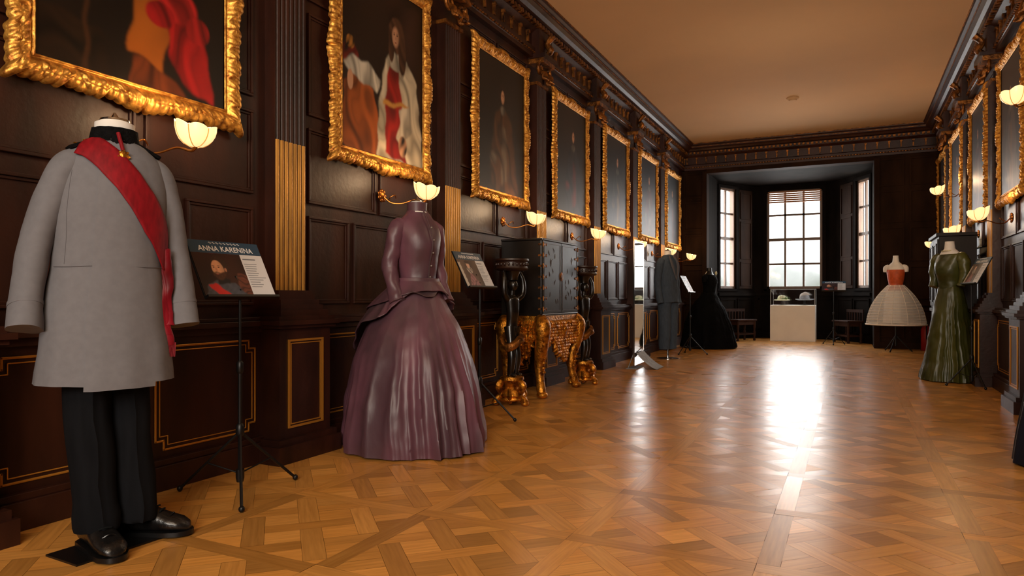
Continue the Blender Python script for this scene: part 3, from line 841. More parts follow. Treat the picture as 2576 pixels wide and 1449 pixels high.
    for ch in e.children:
        for v in ch.data.vertices:
            z=v.co.z
            if z>.95: v.co.x+=.026*min(1,(z-.95)/.5)
            elif z<.6: v.co.x+=.036*min(1,(.6-z)/.5)
uniform()

# ---------------------------------------------------------------- gowns
def buttons(e,pts,mat,r=.007):
    for p in pts:
        b_=MB(); b_.ball(p,(r,r*.6,r),10,6); b_.obj('button',mat,e)

def purple():
    e=TOP('bustle_gown',"purple shot-taffeta bustle gown with buttoned jacket on mannequin",'dress',(-2.49,3.68,0),70)
    prof=[(.012,.485,.50,.46,0),(.1,.48,.49,.465,0),(.3,.45,.44,.465,0),(.55,.38,.36,.46,0),(.75,.29,.26,.42,0),(.88,.21,.18,.34,0),(.97,.155,.14,.23,0),(1.04,.12,.115,.13,0)]
    s=MB(); skirt(s,prof,.115,n=320,rows=80,seed=4,ns=(4,7,11,17,24)); s.crumple(5,.010,1); s.obj('skirt',PURP,e,ang=75)
    D=dense(prof,60)
    def R_(z): return [float(np.interp(z,D[:,0],D[:,c])) for c in(1,2,3)]
    def shell(name,ztop,zfun,o0,o1,amp,ns,seed,mat,label,cr):
        ff=mkfold(seed,ns); p=MB(); rows_=[]; n=180
        for i in range(26):
            t=i/25; ring=[]
            for j in range(n):
                a=2*pi*j/n; bk=.5+.5*math.sin(a)
                zb=zfun(a,bk)
                z=ztop-t*(ztop-zb); rx,rf,rb=R_(min(z,1.04)); f=1+amp*t*ff(a,t)
                ry=rf if math.sin(a)<0 else rb
                o_=o0+o1*t*(.3+.7*bk)
                ring.append(((rx+o_)*f*math.cos(a),(ry+o_)*f*math.sin(a),z))
            rows_.append(ring)
        p.loft(rows_,0,False,False); p.crumple(*cr); o=p.obj(name,mat,e,ang=75,label=label); m=o.modifiers.new('s','SOLIDIFY'); m.thickness=.005
    shell('overskirt',1.03,lambda a,bk:.965-.40*bk**1.6+.02*math.sin(5*a+1),.012,.065,.08,(4,7,11,16),12,PURD,'draped taffeta overskirt swept to the back',(7,.014,5))
    shell('peplum',1.06,lambda a,bk:.985-.13*bk**1.2-.015*math.cos(a)**2,.016,.055,.025,(4,7,13),9,PURP,'flared jacket peplum',(6,.007,2))
    b_=MB(); torso(b_,[(1.01,.122,.118,.118,0),(1.07,.115,.115,.105,0),(1.15,.126,.128,.108,0),(1.24,.142,.158,.115,0),(1.30,.148,.160,.118,0),(1.37,.152,.130,.112,0),(1.42,.142,.10,.10,0),(1.455,.105,.078,.08,0),(1.48,.066,.062,.065,0),(1.515,.054,.056,.056,0),(1.535,.060,.062,.062,0)])
    b_.crumple(9,.007,3); b_.obj('bodice',PURP,e)
    for sg in(-1,1):
        a=MB(); arm(a,[(sg*.115,.0,1.415),(sg*.152,.0,1.37),(sg*.180,.015,1.24),(sg*.194,.02,1.12),(sg*.192,-.02,1.01),(sg*.186,-.065,.915)],[.036,.050,.049,.046,.043,.052],n=24)
        a.crumple(11,.014,6+sg); a.obj('sleeve',PURP,e,ang=70)
    l=MB(); l.lathe([(.064,1.475),(.062,1.50),(.064,1.545),(.060,1.546),(.057,1.50)],30); l.tube([(0,-.062,1.50),(0,-.115,1.42),(.0,-.160,1.32),(.0,-.160,1.24),(0,-.131,1.14),(0,-.122,1.04)],.0045,8,0,sub=6)
    l.obj('standing_collar',PURD,e,label='standing collar and buttoned placket')
    buttons(e,[(.012,-.136,1.38),(.012,-.163,1.30),(.012,-.156,1.22),(.012,-.136,1.14),(.012,-.124,1.07)],BUTT,.006)
    mann_neck(e,1.51,1.552,.045)
purple()

def green():
    e=TOP('evening_gown',"olive green satin gown with train on white mannequin",'dress',(1.0,9.13,0),-52)
    prof=[(.012,.31,.31,.38,.0),(.12,.29,.28,.34,0),(.35,.24,.23,.27,0),(.6,.20,.19,.23,0),(.85,.16,.15,.19,0),(.98,.13,.12,.145,0),(1.06,.11,.10,.11,0)]
    s=MB(); skirt(s,prof,.14,n=220,rows=50,seed=7,ns=(4,7,11,17)); s.crumple(6,.014,1); s.obj('skirt',GREEN,e,ang=75)
    b_=MB(); torso(b_,[(1.04,.112,.103,.112,0),(1.1,.115,.11,.105,0),(1.2,.138,.145,.112,0),(1.28,.15,.15,.112,0),(1.35,.16,.12,.108,0),(1.40,.158,.095,.098,0),(1.42,.145,.085,.09,0)])
    b_.crumple(9,.008,1); b_.obj('bodice',GREEN,e)
    for sg in(-1,1):
        a=MB(); arm(a,[(sg*.12,0,1.40),(sg*.17,0,1.37),(sg*.20,.0,1.27),(sg*.20,-.01,1.15),(sg*.185,-.04,1.06)],[.04,.06,.06,.048,.042],n=16); a.crumple(12,.012,2); a.obj('sleeve',GREEN,e)
    h=MB(); torso(h,[(1.41,.13,.073,.08,0),(1.45,.10,.062,.07,0),(1.48,.055,.052,.055,0),(1.55,.046,.046,.046,0),(1.565,.046,.046,.046,0)]); h.obj('mannequin_neck',WHITE,e)
    n=MB()
    for k in range(20):
        a=pi+pi*k/19; n.ball((.066*math.cos(a),.079*math.sin(a)-.005,1.458),.006,8,5)
    n.obj('necklace',SILK,e)
green()

def black_gown():
    e=TOP('black_gown',"black net ball gown with full skirt on mannequin",'dress',(-2.34,12.98,0),75)
    s=MB(); skirt(s,[(.012,.50,.50,.52,0),(.15,.49,.49,.51,0),(.45,.42,.40,.45,0),(.75,.29,.26,.33,0),(.93,.17,.15,.20,0),(1.02,.115,.11,.12,0)],.09,n=150,seed=3); s.crumple(8,.015,1); s.obj('skirt',BLKN,e,ang=75)
    b_=MB(); torso(b_,[(1.0,.115,.11,.115,0),(1.1,.12,.12,.11,0),(1.2,.15,.15,.115,0),(1.28,.155,.14,.11,0),(1.34,.16,.09,.1,0)]); b_.obj('bodice',BLKN,e)
    for sg in(-1,1):
        a=MB(); arm(a,[(sg*.13,0,1.32),(sg*.18,0,1.28),(sg*.2,0,1.2)],[.04,.055,.04]); a.obj('sleeve',BLKN,e)
    h=MB(); torso(h,[(1.33,.13,.07,.08,0),(1.37,.09,.06,.065,0),(1.41,.05,.048,.05,0),(1.47,.044,.044,.044,0)]); h.obj('mannequin_neck',BLKM,e)
    r=MB()
    for k in range(5):
        a=2*pi*k/5; r.ball((.03+.022*math.cos(a),-.12,1.37+.022*math.sin(a)),(.018,.01,.018),8,5)
    r.ball((.03,-.128,1.37),.012,8,5); r.obj('corsage',SILK,e,label='pale flower corsage')
black_gown()
def navy_gown():
    e=TOP('navy_gown',"dark navy satin gown standing by the panelling",'dress',(1.07,4.78,0),-80)
    s=MB(); skirt(s,[(.012,.26,.25,.25,0),(.2,.235,.225,.225,0),(.5,.18,.17,.17,0),(.85,.12,.11,.12,0),(1.02,.10,.095,.10,0)],.07,n=120,seed=5); s.obj('skirt',NAVY,e,ang=75)
    b_=MB(); torso(b_,[(1.0,.10,.095,.10,0),(1.1,.11,.11,.10,0),(1.22,.14,.14,.11,0),(1.34,.15,.1,.1,0),(1.42,.1,.07,.08,0),(1.46,.05,.05,.05,0)]); b_.obj('bodice',NAVY,e)
    for sg in(-1,1):
        a=MB(); arm(a,[(sg*.11,0,1.38),(sg*.15,0,1.3),(sg*.165,0,1.1),(sg*.16,-.04,.95)],[.035,.045,.04,.035]); a.obj('sleeve',NAVY,e)
    mann_neck(e,1.46,1.53,.045)
navy_gown()

def suit():
    e=TOP('suit_mannequin',"blue-grey two-piece suit on headless mannequin",'mannequin',(-2.50,10.45,0),66)
    b_=MB(); torso(b_,[(.86,.19,.155,.145,0),(1.0,.175,.14,.13,0),(1.12,.165,.135,.12,0),(1.3,.185,.145,.125,0),(1.42,.195,.12,.115,0),(1.49,.17,.10,.1,0),(1.54,.11,.08,.08,0),(1.575,.07,.065,.065,0)]); b_.crumple(7,.012,1); b_.obj('jacket',SUIT,e)
    l=MB()
    for sg in(-1,1): l.tube([(sg*.06,-.075,1.56),(sg*.07,-.135,1.42),(.0,-.158,1.2)],[.014,.028,.008],8,0,flat=.4)
    l.obj('lapel',SEAM,e)
    for sg in(-1,1):
        a=MB(); arm(a,[(sg*.14,0,1.50),(sg*.19,0,1.42),(sg*.22,.02,1.2),(sg*.222,0,1.0),(sg*.22,-.04,.84)],[.045,.06,.055,.05,.047]); a.crumple(8,.012,2); a.obj('sleeve',SUIT,e)
        t=MB(); rg=[]
        for z in np.linspace(.9,.15,14):
            k=(z-.15)/.75; rx=.072+.024*k; ry=.082+.03*k
            rg.append([(sg*.082+rx*math.cos(2*pi*j/24),ry*math.sin(2*pi*j/24),z) for j in range(24)])
        t.loft(rg); t.crumple(7,.012,3); t.obj('trouser_leg',SUIT,e)
    mann_neck(e,1.57,1.64,.05)
    p=MB(); p.lathe([(.17,0),(.17,.008),(.02,.012),(.014,.05),(.014,.5)],28); p.obj('stand',CHROME,e)
suit()

def crinoline():
    e=TOP('crinoline_mannequin',"white sheer crinoline skirt with rust corset on mannequin",'mannequin',(.69,13.42,0),-10)
    h=MB(); D=dense([(.46,.455),(.60,.44),(.78,.385),(.95,.29),(1.08,.18),(1.14,.12)],40)
    for z in np.linspace(.46,1.12,15):
        r=float(np.interp(z,D[:,0],D[:,1])); h.tube([(r*math.cos(2*pi*k/48),r*math.sin(2*pi*k/48),z) for k in range(49)],.0032,6,0,sub=1)
    h.tube([(.457*math.cos(2*pi*k/48),.457*math.sin(2*pi*k/48),.47) for k in range(49)],.014,6,0,sub=1)
    for k in range(12):
        a=2*pi*k/12; h.tube([(r*math.cos(a),r*math.sin(a),z) for z,r in D[::4]]+[(D[-1,1]*math.cos(a),D[-1,1]*math.sin(a),D[-1,0])],.004,5,0,sub=1)
    h.obj('hoop_skirt',CREAM,e,label='white hoops joined by tapes')
    sh=MB(); sh.loft([[(r*.985*math.cos(2*pi*k/64),r*.985*math.sin(2*pi*k/64),z) for k in range(64)] for z,r in D],0,False,False); sh.obj('sheer_layer',SHEER,e,label='sheer white muslin layer')
    u=MB(); skirt(u,[(.50,.20,.18,.18,0),(.8,.18,.17,.17,0),(1.0,.15,.14,.14,0),(1.12,.105,.1,.1,0)],.07,n=100,seed=2); u.obj('underskirt',WHITE,e)
    b_=MB(); torso(b_,[(1.05,.15,.135,.135,0),(1.11,.118,.11,.11,0),(1.15,.106,.10,.10,0),(1.26,.128,.125,.105,0),(1.34,.138,.13,.108,0),(1.40,.140,.112,.102,0)]); b_.obj('corset',CORS,e,label='rust orange boned corset')
    c=MB(); torso(c,[(1.39,.136,.108,.100,0),(1.44,.138,.092,.092,0),(1.49,.10,.072,.078,0),(1.53,.052,.052,.055,0),(1.62,.042,.042,.042,0),(1.64,.042,.042,.042,0)]); c.obj('mannequin_bust',WHITE,e)
    for sg in(-1,1):
        a=MB(); arm(a,[(sg*.10,0,1.46),(sg*.145,0,1.43),(sg*.155,0,1.36)],[.035,.045,.035]); a.obj('chemise_sleeve',WHITE,e)
    s=MB(); s.tube([(0,0,.10),(0,0,1.2)],.014,10,0,sub=1)
    for k in range(3):
        a=2*pi*k/3+.3; s.tube([(0,0,.28),(.16*math.cos(a),.16*math.sin(a),.10),(.25*math.cos(a),.25*math.sin(a),.01)],.011,8,0,sub=1)
    s.obj('stand',BLKM,e)
crinoline()

# ---------------------------------------------------------------- signs
def text_geo(txt,size):
    cu=bpy.data.curves.new('t','FONT'); cu.body=txt; cu.size=size; cu.align_x='CENTER'; cu.align_y='CENTER'; cu.offset=.0006
    o=bpy.data.objects.new('t',cu); COL.objects.link(o)
    dg=bpy.context.evaluated_depsgraph_get(); dg.update()
    me=bpy.data.meshes.new_from_object(o.evaluated_get(dg))
    v=[tuple(p.co) for p in me.vertices]; f=[tuple(p.vertices) for p in me.polygons]
    bpy.data.objects.remove(o); bpy.data.meshes.remove(me); bpy.data.curves.remove(cu)
    return v,f
TXT=text_geo('ANNA KARENINA',.040)
def pic_man(U,V_):
    C_=bgd(U,V_,(48,20,12),3)
    C_=bl(C_,poly(U,V_,[(.72,.0),(1,.0),(1,.5),(.8,.55)]),(110,56,40),fold(U,V_,4,30))
    C_=bl(C_,poly(U,V_,[(.04,0),(.12,.26),(.34,.36),(.70,.3),(.88,.0)]),(74,76,86),.7+.3*nz(U,V_,3))
    C_=bl(C_,poly(U,V_,[(.12,.24),(.28,.30),(.56,0),(.32,0)]),(200,34,28))
    C_=bl(C_,poly(U,V_,[(.34,.26),(.60,.30),(.60,.40),(.36,.38)]),(20,18,20))
    # head in three-quarter view, hair, ear, beard
    C_=bl(C_,ell(U,V_,.48,.70,.175,.26,.10),(56,32,20),.7+.4*nz(U,V_,5))
    C_=bl(C_,ell(U,V_,.43,.62,.130,.225,.12),(214,154,114),1.05-.6*np.clip((U-.44)*6,0,1))
    C_=bl(C_,ell(U,V_,.585,.61,.028,.055,.3),(176,116,84))
    C_=bl(C_,poly(U,V_,[(.30,.56),(.34,.52),(.44,.53),(.55,.56),(.57,.62),(.56,.46),(.46,.37),(.36,.38),(.31,.46)]),(74,42,26),.8+.3*nz(U,V_,7))
    C_=bl(C_,poly(U,V_,[(.33,.535),(.38,.57),(.45,.54),(.45,.52),(.39,.54),(.33,.51)]),(64,36,22))
    C_=bl(C_,ell(U,V_,.39,.50,.035,.012,.5),(150,76,66))
    C_=bl(C_,ell(U,V_,.355,.665,.024,.011,.4)+ell(U,V_,.455,.665,.026,.011,.4),(36,22,18))
    C_=bl(C_,.9*ell(U,V_,.350,.70,.036,.010,.5)+.9*ell(U,V_,.460,.70,.040,.010,.5),(58,34,22))
    C_=bl(C_,.8*poly(U,V_,[(.40,.68),(.375,.60),(.385,.585),(.42,.59),(.42,.66)]),(184,122,90))
    return C_
def pic_dress(U,V_):
    C_=bgd(U,V_,(96,76,64),5)
    C_=bl(C_,poly(U,V_,[(.2,0),(.4,.4),(.5,.6),(.6,.4),(.8,0)]),(170,120,120),fold(U,V_,20,4))
    C_=bl(C_,ell(U,V_,.5,.62,.16,.14),(214,196,180),nz(U,V_,5))
    C_=bl(C_,ell(U,V_,.5,.80,.09,.12),(220,176,150))
    C_=bl(C_,ell(U,V_,.5,.92,.14,.07),(60,40,34))
    C_=bl(C_,poly(U,V_,[(.0,.0),(.14,.0),(.12,.9),(0,.9)]),(200,190,176))
    return C_
def sign(loc,phi,label,pic,text=True,hb=1.0,tilt=27,spread=.27,extra=0):
    e=TOP('information_stand',label,'sign',loc,phi,'costume information stands')
    b_=MB(); 
    for k in range(3):
        a=2*pi*k/3+math.radians(extra)
        b_.tube([(0,0,.30),(spread*math.cos(a),spread*math.sin(a),.015)],[.007,.007],10,0,sub=1)
        b_.tube([(.0,.0,.10),(spread*.55*math.cos(a),spread*.55*math.sin(a),.145)],.004,8,0,sub=1)
        b_.ball((spread*math.cos(a),spread*math.sin(a),.016),(.014,.014,.015),10,6)
    b_.lathe([(.016,.06),(.02,.08),(.02,.12),(.014,.12)],14); b_.lathe([(.016,.28),(.020,.29),(.020,.33),(.012,.34)],14)
    b_.obj('tripod_base',BLKM,e,label='folding black tripod feet')
    p=MB(); p.tube([(0,0,.08),(0,0,.62)],.010,12,0,sub=1); p.tube([(0,0,.6),(0,0,hb+.0)],.007,12,0,sub=1); p.lathe([(.012,.58),(.017,.59),(.017,.63),(.010,.64)],12); p.tube([(.0,.012,hb-.02),(0,.035,hb+.06)],.01,8,0,sub=1)
    p.obj('pole',BLKM,e)
    ct,st=math.cos(math.radians(tilt)),math.sin(math.radians(tilt))
    def T(x,z,o=0):
        return (x,st*z-ct*o,hb+ct*z+st*o)
    W,H_=.42,.297; z0=-.04
    def slab(mb,x0,x1,a,c,o0,o1,mi=0):
        P=[T(x,z,o) for x in(x0,x1) for z in(a,c) for o in(o0,o1)]
        mb.add(P,[(0,1,3,2),(4,6,7,5),(0,4,5,1),(2,3,7,6),(0,2,6,4),(1,5,7,3)],mi)
    B=MB(); slab(B,-W/2-.004,W/2+.004,z0,z0+H_,-.008,0); slab(B,-W/2-.004,W/2+.004,z0-.012,z0,-.008,.022)
    board=B.obj('sign_board',BLKM,e,smooth=False)
    h=MB(); slab(h,-W/2,W/2,z0+H_-.068,z0+H_,0,.002); h.obj('header_band',BLUE,board,smooth=False)
    w=MB(); slab(w,W/2-.14,W/2,z0+.001,z0+H_-.068,0,.002); w.obj('text_panel',PAPER,board,smooth=False)
    k=MB()
    rs=random.Random(5)
    for i in range(13):
        zz=z0+H_-.096-i*.0125
        if i==0: slab(k,W/2-.13,W/2-.05,zz,zz+.006,.002,.0028)
        elif i==1: continue
        else: slab(k,W/2-.13,W/2-.02-rs.uniform(0,.05),zz,zz+.003,.002,.0026)
    k.obj('print_lines',INK,board,smooth=False)
    grid_canvas('photo_print',-W/2,W/2-.14,z0+.001,z0+H_-.068,130,104,pic,lambda a,c:T(a,c,.002),board)
    if text:
        v,f=TXT; t=MB(); t.add([T(x,z+z0+H_-.045,.003) for x,z,_ in v],f); t.obj('lettering',WTXT,board,smooth=False,label='white capitals reading ANNA KARENINA')
        q=MB()
        for i in range(9):
            x=-.085+i*.021; q.tube([T(x-.007,z0+H_-.013,.003),T(x-.002,z0+H_-.008,.003),T(x+.003,z0+H_-.017,.003),T(x+.008,z0+H_-.012,.003)],.0011,5,0,sub=3)
        q.obj('script_line',WTXT,board)
    return e
sign((-2.63,2.385,0),90,"black music-stand sign with officer photograph beside grey uniform",pic_man,extra=109,hb=.985,spread=.31)
sign((-2.53,4.58,0),90,"black music-stand sign beside the purple gown",pic_dress,extra=50,hb=1.055)
sign((1.13,8.55,0),-80,"black music-stand sign beside green gown",pic_dress,hb=1.12,extra=15,spread=.22)
sign((-.30,14.85,0),0,"black music-stand sign near the glass display case",pic_man,extra=30,hb=1.08,tilt=50,spread=.22)
sign((-2.35,11.35,0),90,"black music-stand sign beside the blue-grey suit",pic_dress,extra=30,hb=1.05)

# ---------------------------------------------------------------- lacquer cabinet on gilt stand
def cabinet():
    x0,x1,y0,y1=-2.985,-2.55,5.83,6.72
    e=TOP('lacquer_cabinet',"black lacquer cabinet with brass mounts on carved gilt stand",'cabinet',((x0+x1)/2,(y0+y1)/2,0),90)
    W=(y1-y0);D_=(x1-x0); hw,hd=W/2,D_/2
    b_=MB(); b_.bb(-hw,hw,-hd+.02,hd,.78,1.47); b_.bb(-hw-.012,hw+.012,-hd,hd+.0,1.47,1.49); b_.bb(-hw-.012,hw+.012,-hd,hd,.765,.785); b_.obj('body',BLACK,e,smooth=False,bevel=.004)
    for sg in(-1,1):
        d=MB(); xa,xb=(0.004,hw) if sg>0 else(-hw,-.004)
        d.bb(xa,xb,-hd,-hd+.018,.79,1.465)
        for q in((xa+.02,xb-.02,.81,.816),(xa+.02,xb-.02,1.44,1.446),(xa+.02,xa+.026,.81,1.446),(xb-.026,xb-.02,.81,1.446)): d.bb(q[0],q[1],-hd-.003,-hd,q[2],q[3],1)
        rs=random.Random(3+sg)
        for k in range(12):
            cx=sg*(.08+rs.random()*.22); cz=.86+rs.random()*.5
            d.tube([(cx,-hd+.001,cz),(cx+.02*rs.uniform(-1,1),-hd-.000,cz+.025),(cx+.03*rs.uniform(-1,1),-hd+.001,cz+.05)],[.002,.004,.002],6,1,sub=3)
        do=d.obj('door',[BLACK,RELF],e,smooth=False,label='black lacquer door with raised decoration')
        for k in range(7):
            g=MB(); zz=.83+k*.1; xx=sg*(hw-.04); g.bb(xx-.03,xx+.038,-hd-.004,-hd,zz-.009,zz+.009); g.ball((xx-sg*.03,-hd-.003,zz),(.014,.004,.014),8,5)
            g.tube([(sg*hw,-hd-.002,zz-.022),(sg*hw,-hd-.002,zz+.022)],.007,8,0,sub=1)
            g.obj('hinge',OLDG,do,label='engraved brass strap hinge')
    l=MB(); l.ball((0,-hd-.004,1.14),(.035,.006,.045),16,8); l.bb(-.045,.045,-hd-.003,-hd,1.11,1.17); l.obj('lock_plate',OLDG,e,label='pierced brass lock plate')
    for sg in(-1,1):
        for k in range(7):
            c=MB(); zz=.83+k*.1; c.bb(sg*hw-.003,sg*hw+.003,-hd+.02,-hd+.05,zz-.009,zz+.009); c.obj('corner_mount',OLDG,e,smooth=False)
    s=MB(); s.bb(-hw-.01,hw+.01,-hd-.01,hd,.70,.765)
    rs=random.Random(9)
    def apron(xa,ya,xb,yb,nx,ny):
        ln=math.hypot(xb-xa,yb-ya); n=int(ln/.026)
        for i in range(n+1):
            t=i/n; x=xa+(xb-xa)*t;y=ya+(yb-ya)*t; dp=.20+.20*math.exp(-((t-.5)/.2)**2)+.03*math.sin(t*25)
            nn=int(dp/.028)
            for q in range(nn):
                zz=.715-q*.028; s.tube([(x,y,zz),(x+nx*.022+rs.uniform(-.015,.015),y+ny*.022,zz-.026),(x+rs.uniform(-.025,.025)*abs(ny),y+rs.uniform(-.025,.025)*abs(nx),zz-.045)],[.011,.019,.008],7,0,sub=3)
    apron(-hw,-hd,hw,-hd,0,-1); apron(-hw,-hd,-hw,hd,-1,0); apron(hw,-hd,hw,hd,1,0)
    s.ball((0,-hd-.02,.60),(.05,.03,.07),12,8); s.ball((0,-hd-.035,.63),(.03,.03,.035),10,6)
    s.obj('stand_frame',GOLD,e,label='carved gilt apron with scrolls')
    for sx in(-1,1):
        for sy in(-1,1):
            g=MB(); X=sx*(hw-.03); Y=sy*(hd-.04); ox=sx*.05; oy=sy*.045 if sy<0 else 0
            g.tube([(X,Y,.74),(X+ox*.9,Y+oy*.9,.66),(X+ox*.5,Y+oy*.5,.50),(X-ox*.3,Y-oy*.3,.32),(X-ox*.2,Y-oy*.2,.18),(X+ox*.3,Y+oy*.3,.08),(X+ox*.6,Y+oy*.7,.03)],[.06,.078,.066,.052,.040,.044,.03],12)
            g.ball((X+ox*.5,Y+oy*.6,.035),(.05,.055,.035),12,8)
            for k in range(11): g.ball((X+ox*(.9-.13*k),Y+oy*(.9-.13*k)-.025,.69-.045*k),(.03,.04,.018),8,5)
            for k in range(3):
                g.tube([(X+ox,Y+oy-.01,.64-.05*k),(X+ox*1.6,Y+oy*1.5,.60-.05*k),(X+ox*1.2,Y+oy*1.2,.55-.05*k)],[.01,.016,.004],6,0,sub=3)
            g.obj('leg',GOLD,e,label='gilt carved cabriole leg with scroll foot')
cabinet()

DRUM=M('drum_lacquer',rgb(38,18,12),.4)
def torchere(loc,phi,label):
    e=TOP('torchere',label,'candle stand',loc,phi,'figural torcheres')
    b_=MB()
    b_.lathe([(.10,.06),(.115,.09),(.10,.12),(.07,.16),(.09,.20),(.11,.22),(.105,.245),(.06,.26)],24)
    for k in range(3):
        a=2*pi*k/3-pi/2; c,s=math.cos(a),math.sin(a)
        b_.tube([(.06*c,.06*s,.22),(.12*c,.12*s,.18),(.10*c,.10*s,.10),(.145*c,.145*s,.05),(.155*c,.155*s,.02)],[.025,.035,.028,.026,.02],10)
        b_.ball((.15*c,.15*s,.022),(.032,.032,.022),10,6)
        a+=pi/3; c,s=math.cos(a),math.sin(a)
        b_.tube([(.1*c,.1*s,.14),(.12*c,.12*s,.08),(.07*c,.07*s,.03)],[.016,.02,.014],8)
    b_.lathe([(.12,.045),(.13,.055),(.12,.07)],24)
    b_.crumple(16,.008); b_.obj('base',GOLD,e,label='gilt scrolled tripod base')
    f=MB()
    f.tube([(.045,.0,.26),(.05,-.015,.42),(.045,0,.55),(.03,0,.68)],[.026,.036,.034,.052],12)
    f.tube([(-.05,-.02,.26),(-.06,-.05,.40),(-.05,-.03,.54),(-.03,0,.68)],[.026,.036,.036,.052],12)
    f.ball((.045,-.03,.268),(.022,.045,.016),10,6); f.ball((-.05,-.05,.268),(.022,.045,.016),10,6)
    f.tube([(0,0,.64),(0,.0,.72),(0,-.01,.82),(0,0,.92),(0,0,.96)],[.062,.058,.066,.075,.035],14,flat=.75)
    f.tube([(0,0,.94),(0,-.005,1.0)],[.026,.024],10,sub=1)
    f.ball((0,-.01,1.045),(.042,.048,.055),14,10); f.ball((0,-.058,1.04),(.008,.010,.012),6,4)
    for sg in(-1,1):
        f.tube([(sg*.06,0,.92),(sg*.12,-.02,.97),(sg*.125,-.02,1.08),(sg*.10,0,1.16)],[.03,.026,.022,.018],10)
        f.ball((sg*.10,0,1.165),(.02,.02,.014),8,5)
        for k in range(4): f.tube([(sg*.10+(k-1.5)*.009,-.012,1.165),(sg*.10+(k-1.5)*.011,-.03,1.172)],.0045,5,0,sub=1)
    f.lathe([(.05,1.09),(.055,1.12),(.08,1.17),(.05,1.18)],14)
    f.obj('carved_figure',BLACK,e,label='black carved figure with raised arms')
    s=MB(); s.tube([(.07,-.05,.60),(.0,-.075,.56),(-.08,-.04,.50),(-.07,.05,.56),(.04,.07,.62),(.07,-.02,.63)],[.03,.038,.034,.03,.03,.02],10,0); s.crumple(16,.02); s.obj('drapery',OLDG,e,label='gilded loin drapery')
    t=MB(); t.lathe([(.08,1.165),(.13,1.175),(.145,1.19),(.136,1.205),(.136,1.245),(.15,1.26),(.147,1.275),(.0,1.28)],32)
    for k in range(24):
        a=2*pi*k/24; t.ball((.138*math.cos(a),.138*math.sin(a),1.225),(.010,.010,.016),6,4)
    t.obj('drum_top',DRUM,e,label='round drum-shaped top')
torchere((-2.66,5.40,0),75,"gilt and black figural torchere before the lacquer cabinet")
torchere((-2.60,7.04,0),75,"gilt and black figural torchere beyond the lacquer cabinet")

# ---------------------------------------------------------------- standing mirror
def mirror():
    e=TOP('standing_mirror',"tall frameless mirror panel with curved pale foot",'mirror',(-2.53,8.95,0),93.0)
    m=MB(); m.bb(-.27,.27,-.006,.006,.05,1.66); m.obj('mirror_panel',MIRR,e,smooth=False)
    f=MB(); f.bb(-.275,-.27,-.01,.01,.05,1.665); f.bb(.27,.275,-.01,.01,.05,1.665); f.bb(-.275,.275,-.01,.01,1.66,1.668); f.obj('mirror_edge',CHROME,e,smooth=False)
    rg=[]
    for k in range(12):
        a=k/11*pi/2; y=-.02-.27*math.sin(a)**1.0; z=.006+.20*(1-math.sin(a))**1.5
        rg.append([(-.22,y,z),(.22,y,z),(.22,y,z+.005),(-.22,y,z+.005)])
    c=MB(); c.loft(rg); c.bb(-.22,.22,-.02,.12,.0,.006); c.tube([(-.18,.10,.006),(-.18,.006,.25)],.006,8,0,sub=1); c.tube([(.18,.10,.006),(.18,.006,.25)],.006,8,0,sub=1)
    c.obj('foot',GREYF,e,label='curved pale foot panel')
mirror()

# ---------------------------------------------------------------- display case
def case():
    e=TOP('display_case',"white plinth with glass case of hats in the bay",'display case',(-1.10,15.86,0),0)
    p=MB(); p.bb(-.44,.44,-.30,.30,0.0,.76); p.obj('plinth',PLIN,e,smooth=False,bevel=.004)
    g=MB(); 
    for q in((-.43,.43,-.29,-.284,.765,1.09),(-.43,.43,.284,.29,.765,1.09),(-.43,-.424,-.284,.284,.765,1.09),(.424,.43,-.284,.284,.765,1.09),(-.43,.43,-.29,.29,1.09,1.096)): g.bb(*q)
    g.obj('glass_cover',GLASS,e,smooth=False)
    r=MB()
    for x in(-.43,.43):
        for y in(-.29,.29): r.bb(x-.006,x+.006,y-.006,y+.006,.76,1.10)
    for y in(-.29,.29): r.bb(-.43,.43,y-.006,y+.006,1.092,1.102)
    for x in(-.43,.43): r.bb(x-.006,x+.006,-.29,.29,1.092,1.102)
    r.obj('case_edge',M('edge_grey',rgb(150,154,156),.3),e,smooth=False)
    h=TOP('straw_bonnet',"pale straw bonnet with green ribbon on block",'hat',(-1.33,15.84,.762),20)
    a=MB(); a.lathe([(.11,.09),(.17,.10),(.16,.115),(.09,.12),(.085,.17),(.06,.20),(.01,.205)],28,mod=lambda t,z:1+.08*math.sin(2*t)); a.obj('hat_body',SILK,h)
    a=MB(); a.lathe([(.06,0),(.05,.01),(.02,.02),(.02,.11)],18); a.obj('hat_stand',BLKM,h)
    a=MB(); a.lathe([(.093,.12),(.095,.14),(.09,.145)],28); a.ball((.07,-.07,.14),(.035,.03,.03)); a.obj('ribbon',M('sage_ribbon',rgb(120,140,90),.5),h)
    h=TOP('feathered_hat',"grey felt hat with white feathers",'hat',(-.88,15.86,.762),-20)
    a=MB(); a.lathe([(.12,.10),(.185,.12),(.18,.13),(.095,.125),(.09,.18),(.07,.22),(.01,.225)],28,mod=lambda t,z:1+.06*math.cos(3*t)); a.obj('hat_body',GREYF,h)
    a=MB(); a.lathe([(.06,0),(.05,.01),(.02,.02),(.02,.12)],18); a.obj('hat_stand',BLKM,h)
    a=MB()
    for k in range(4): a.tube([(-.08,-.05,.14),(-.02+.02*k,-.08,.22+.01*k),(.09+.02*k,-.06,.21)],[.01,.03,.006],8,0,flat=.5)
    a.obj('feather',WHITE,h)
case()

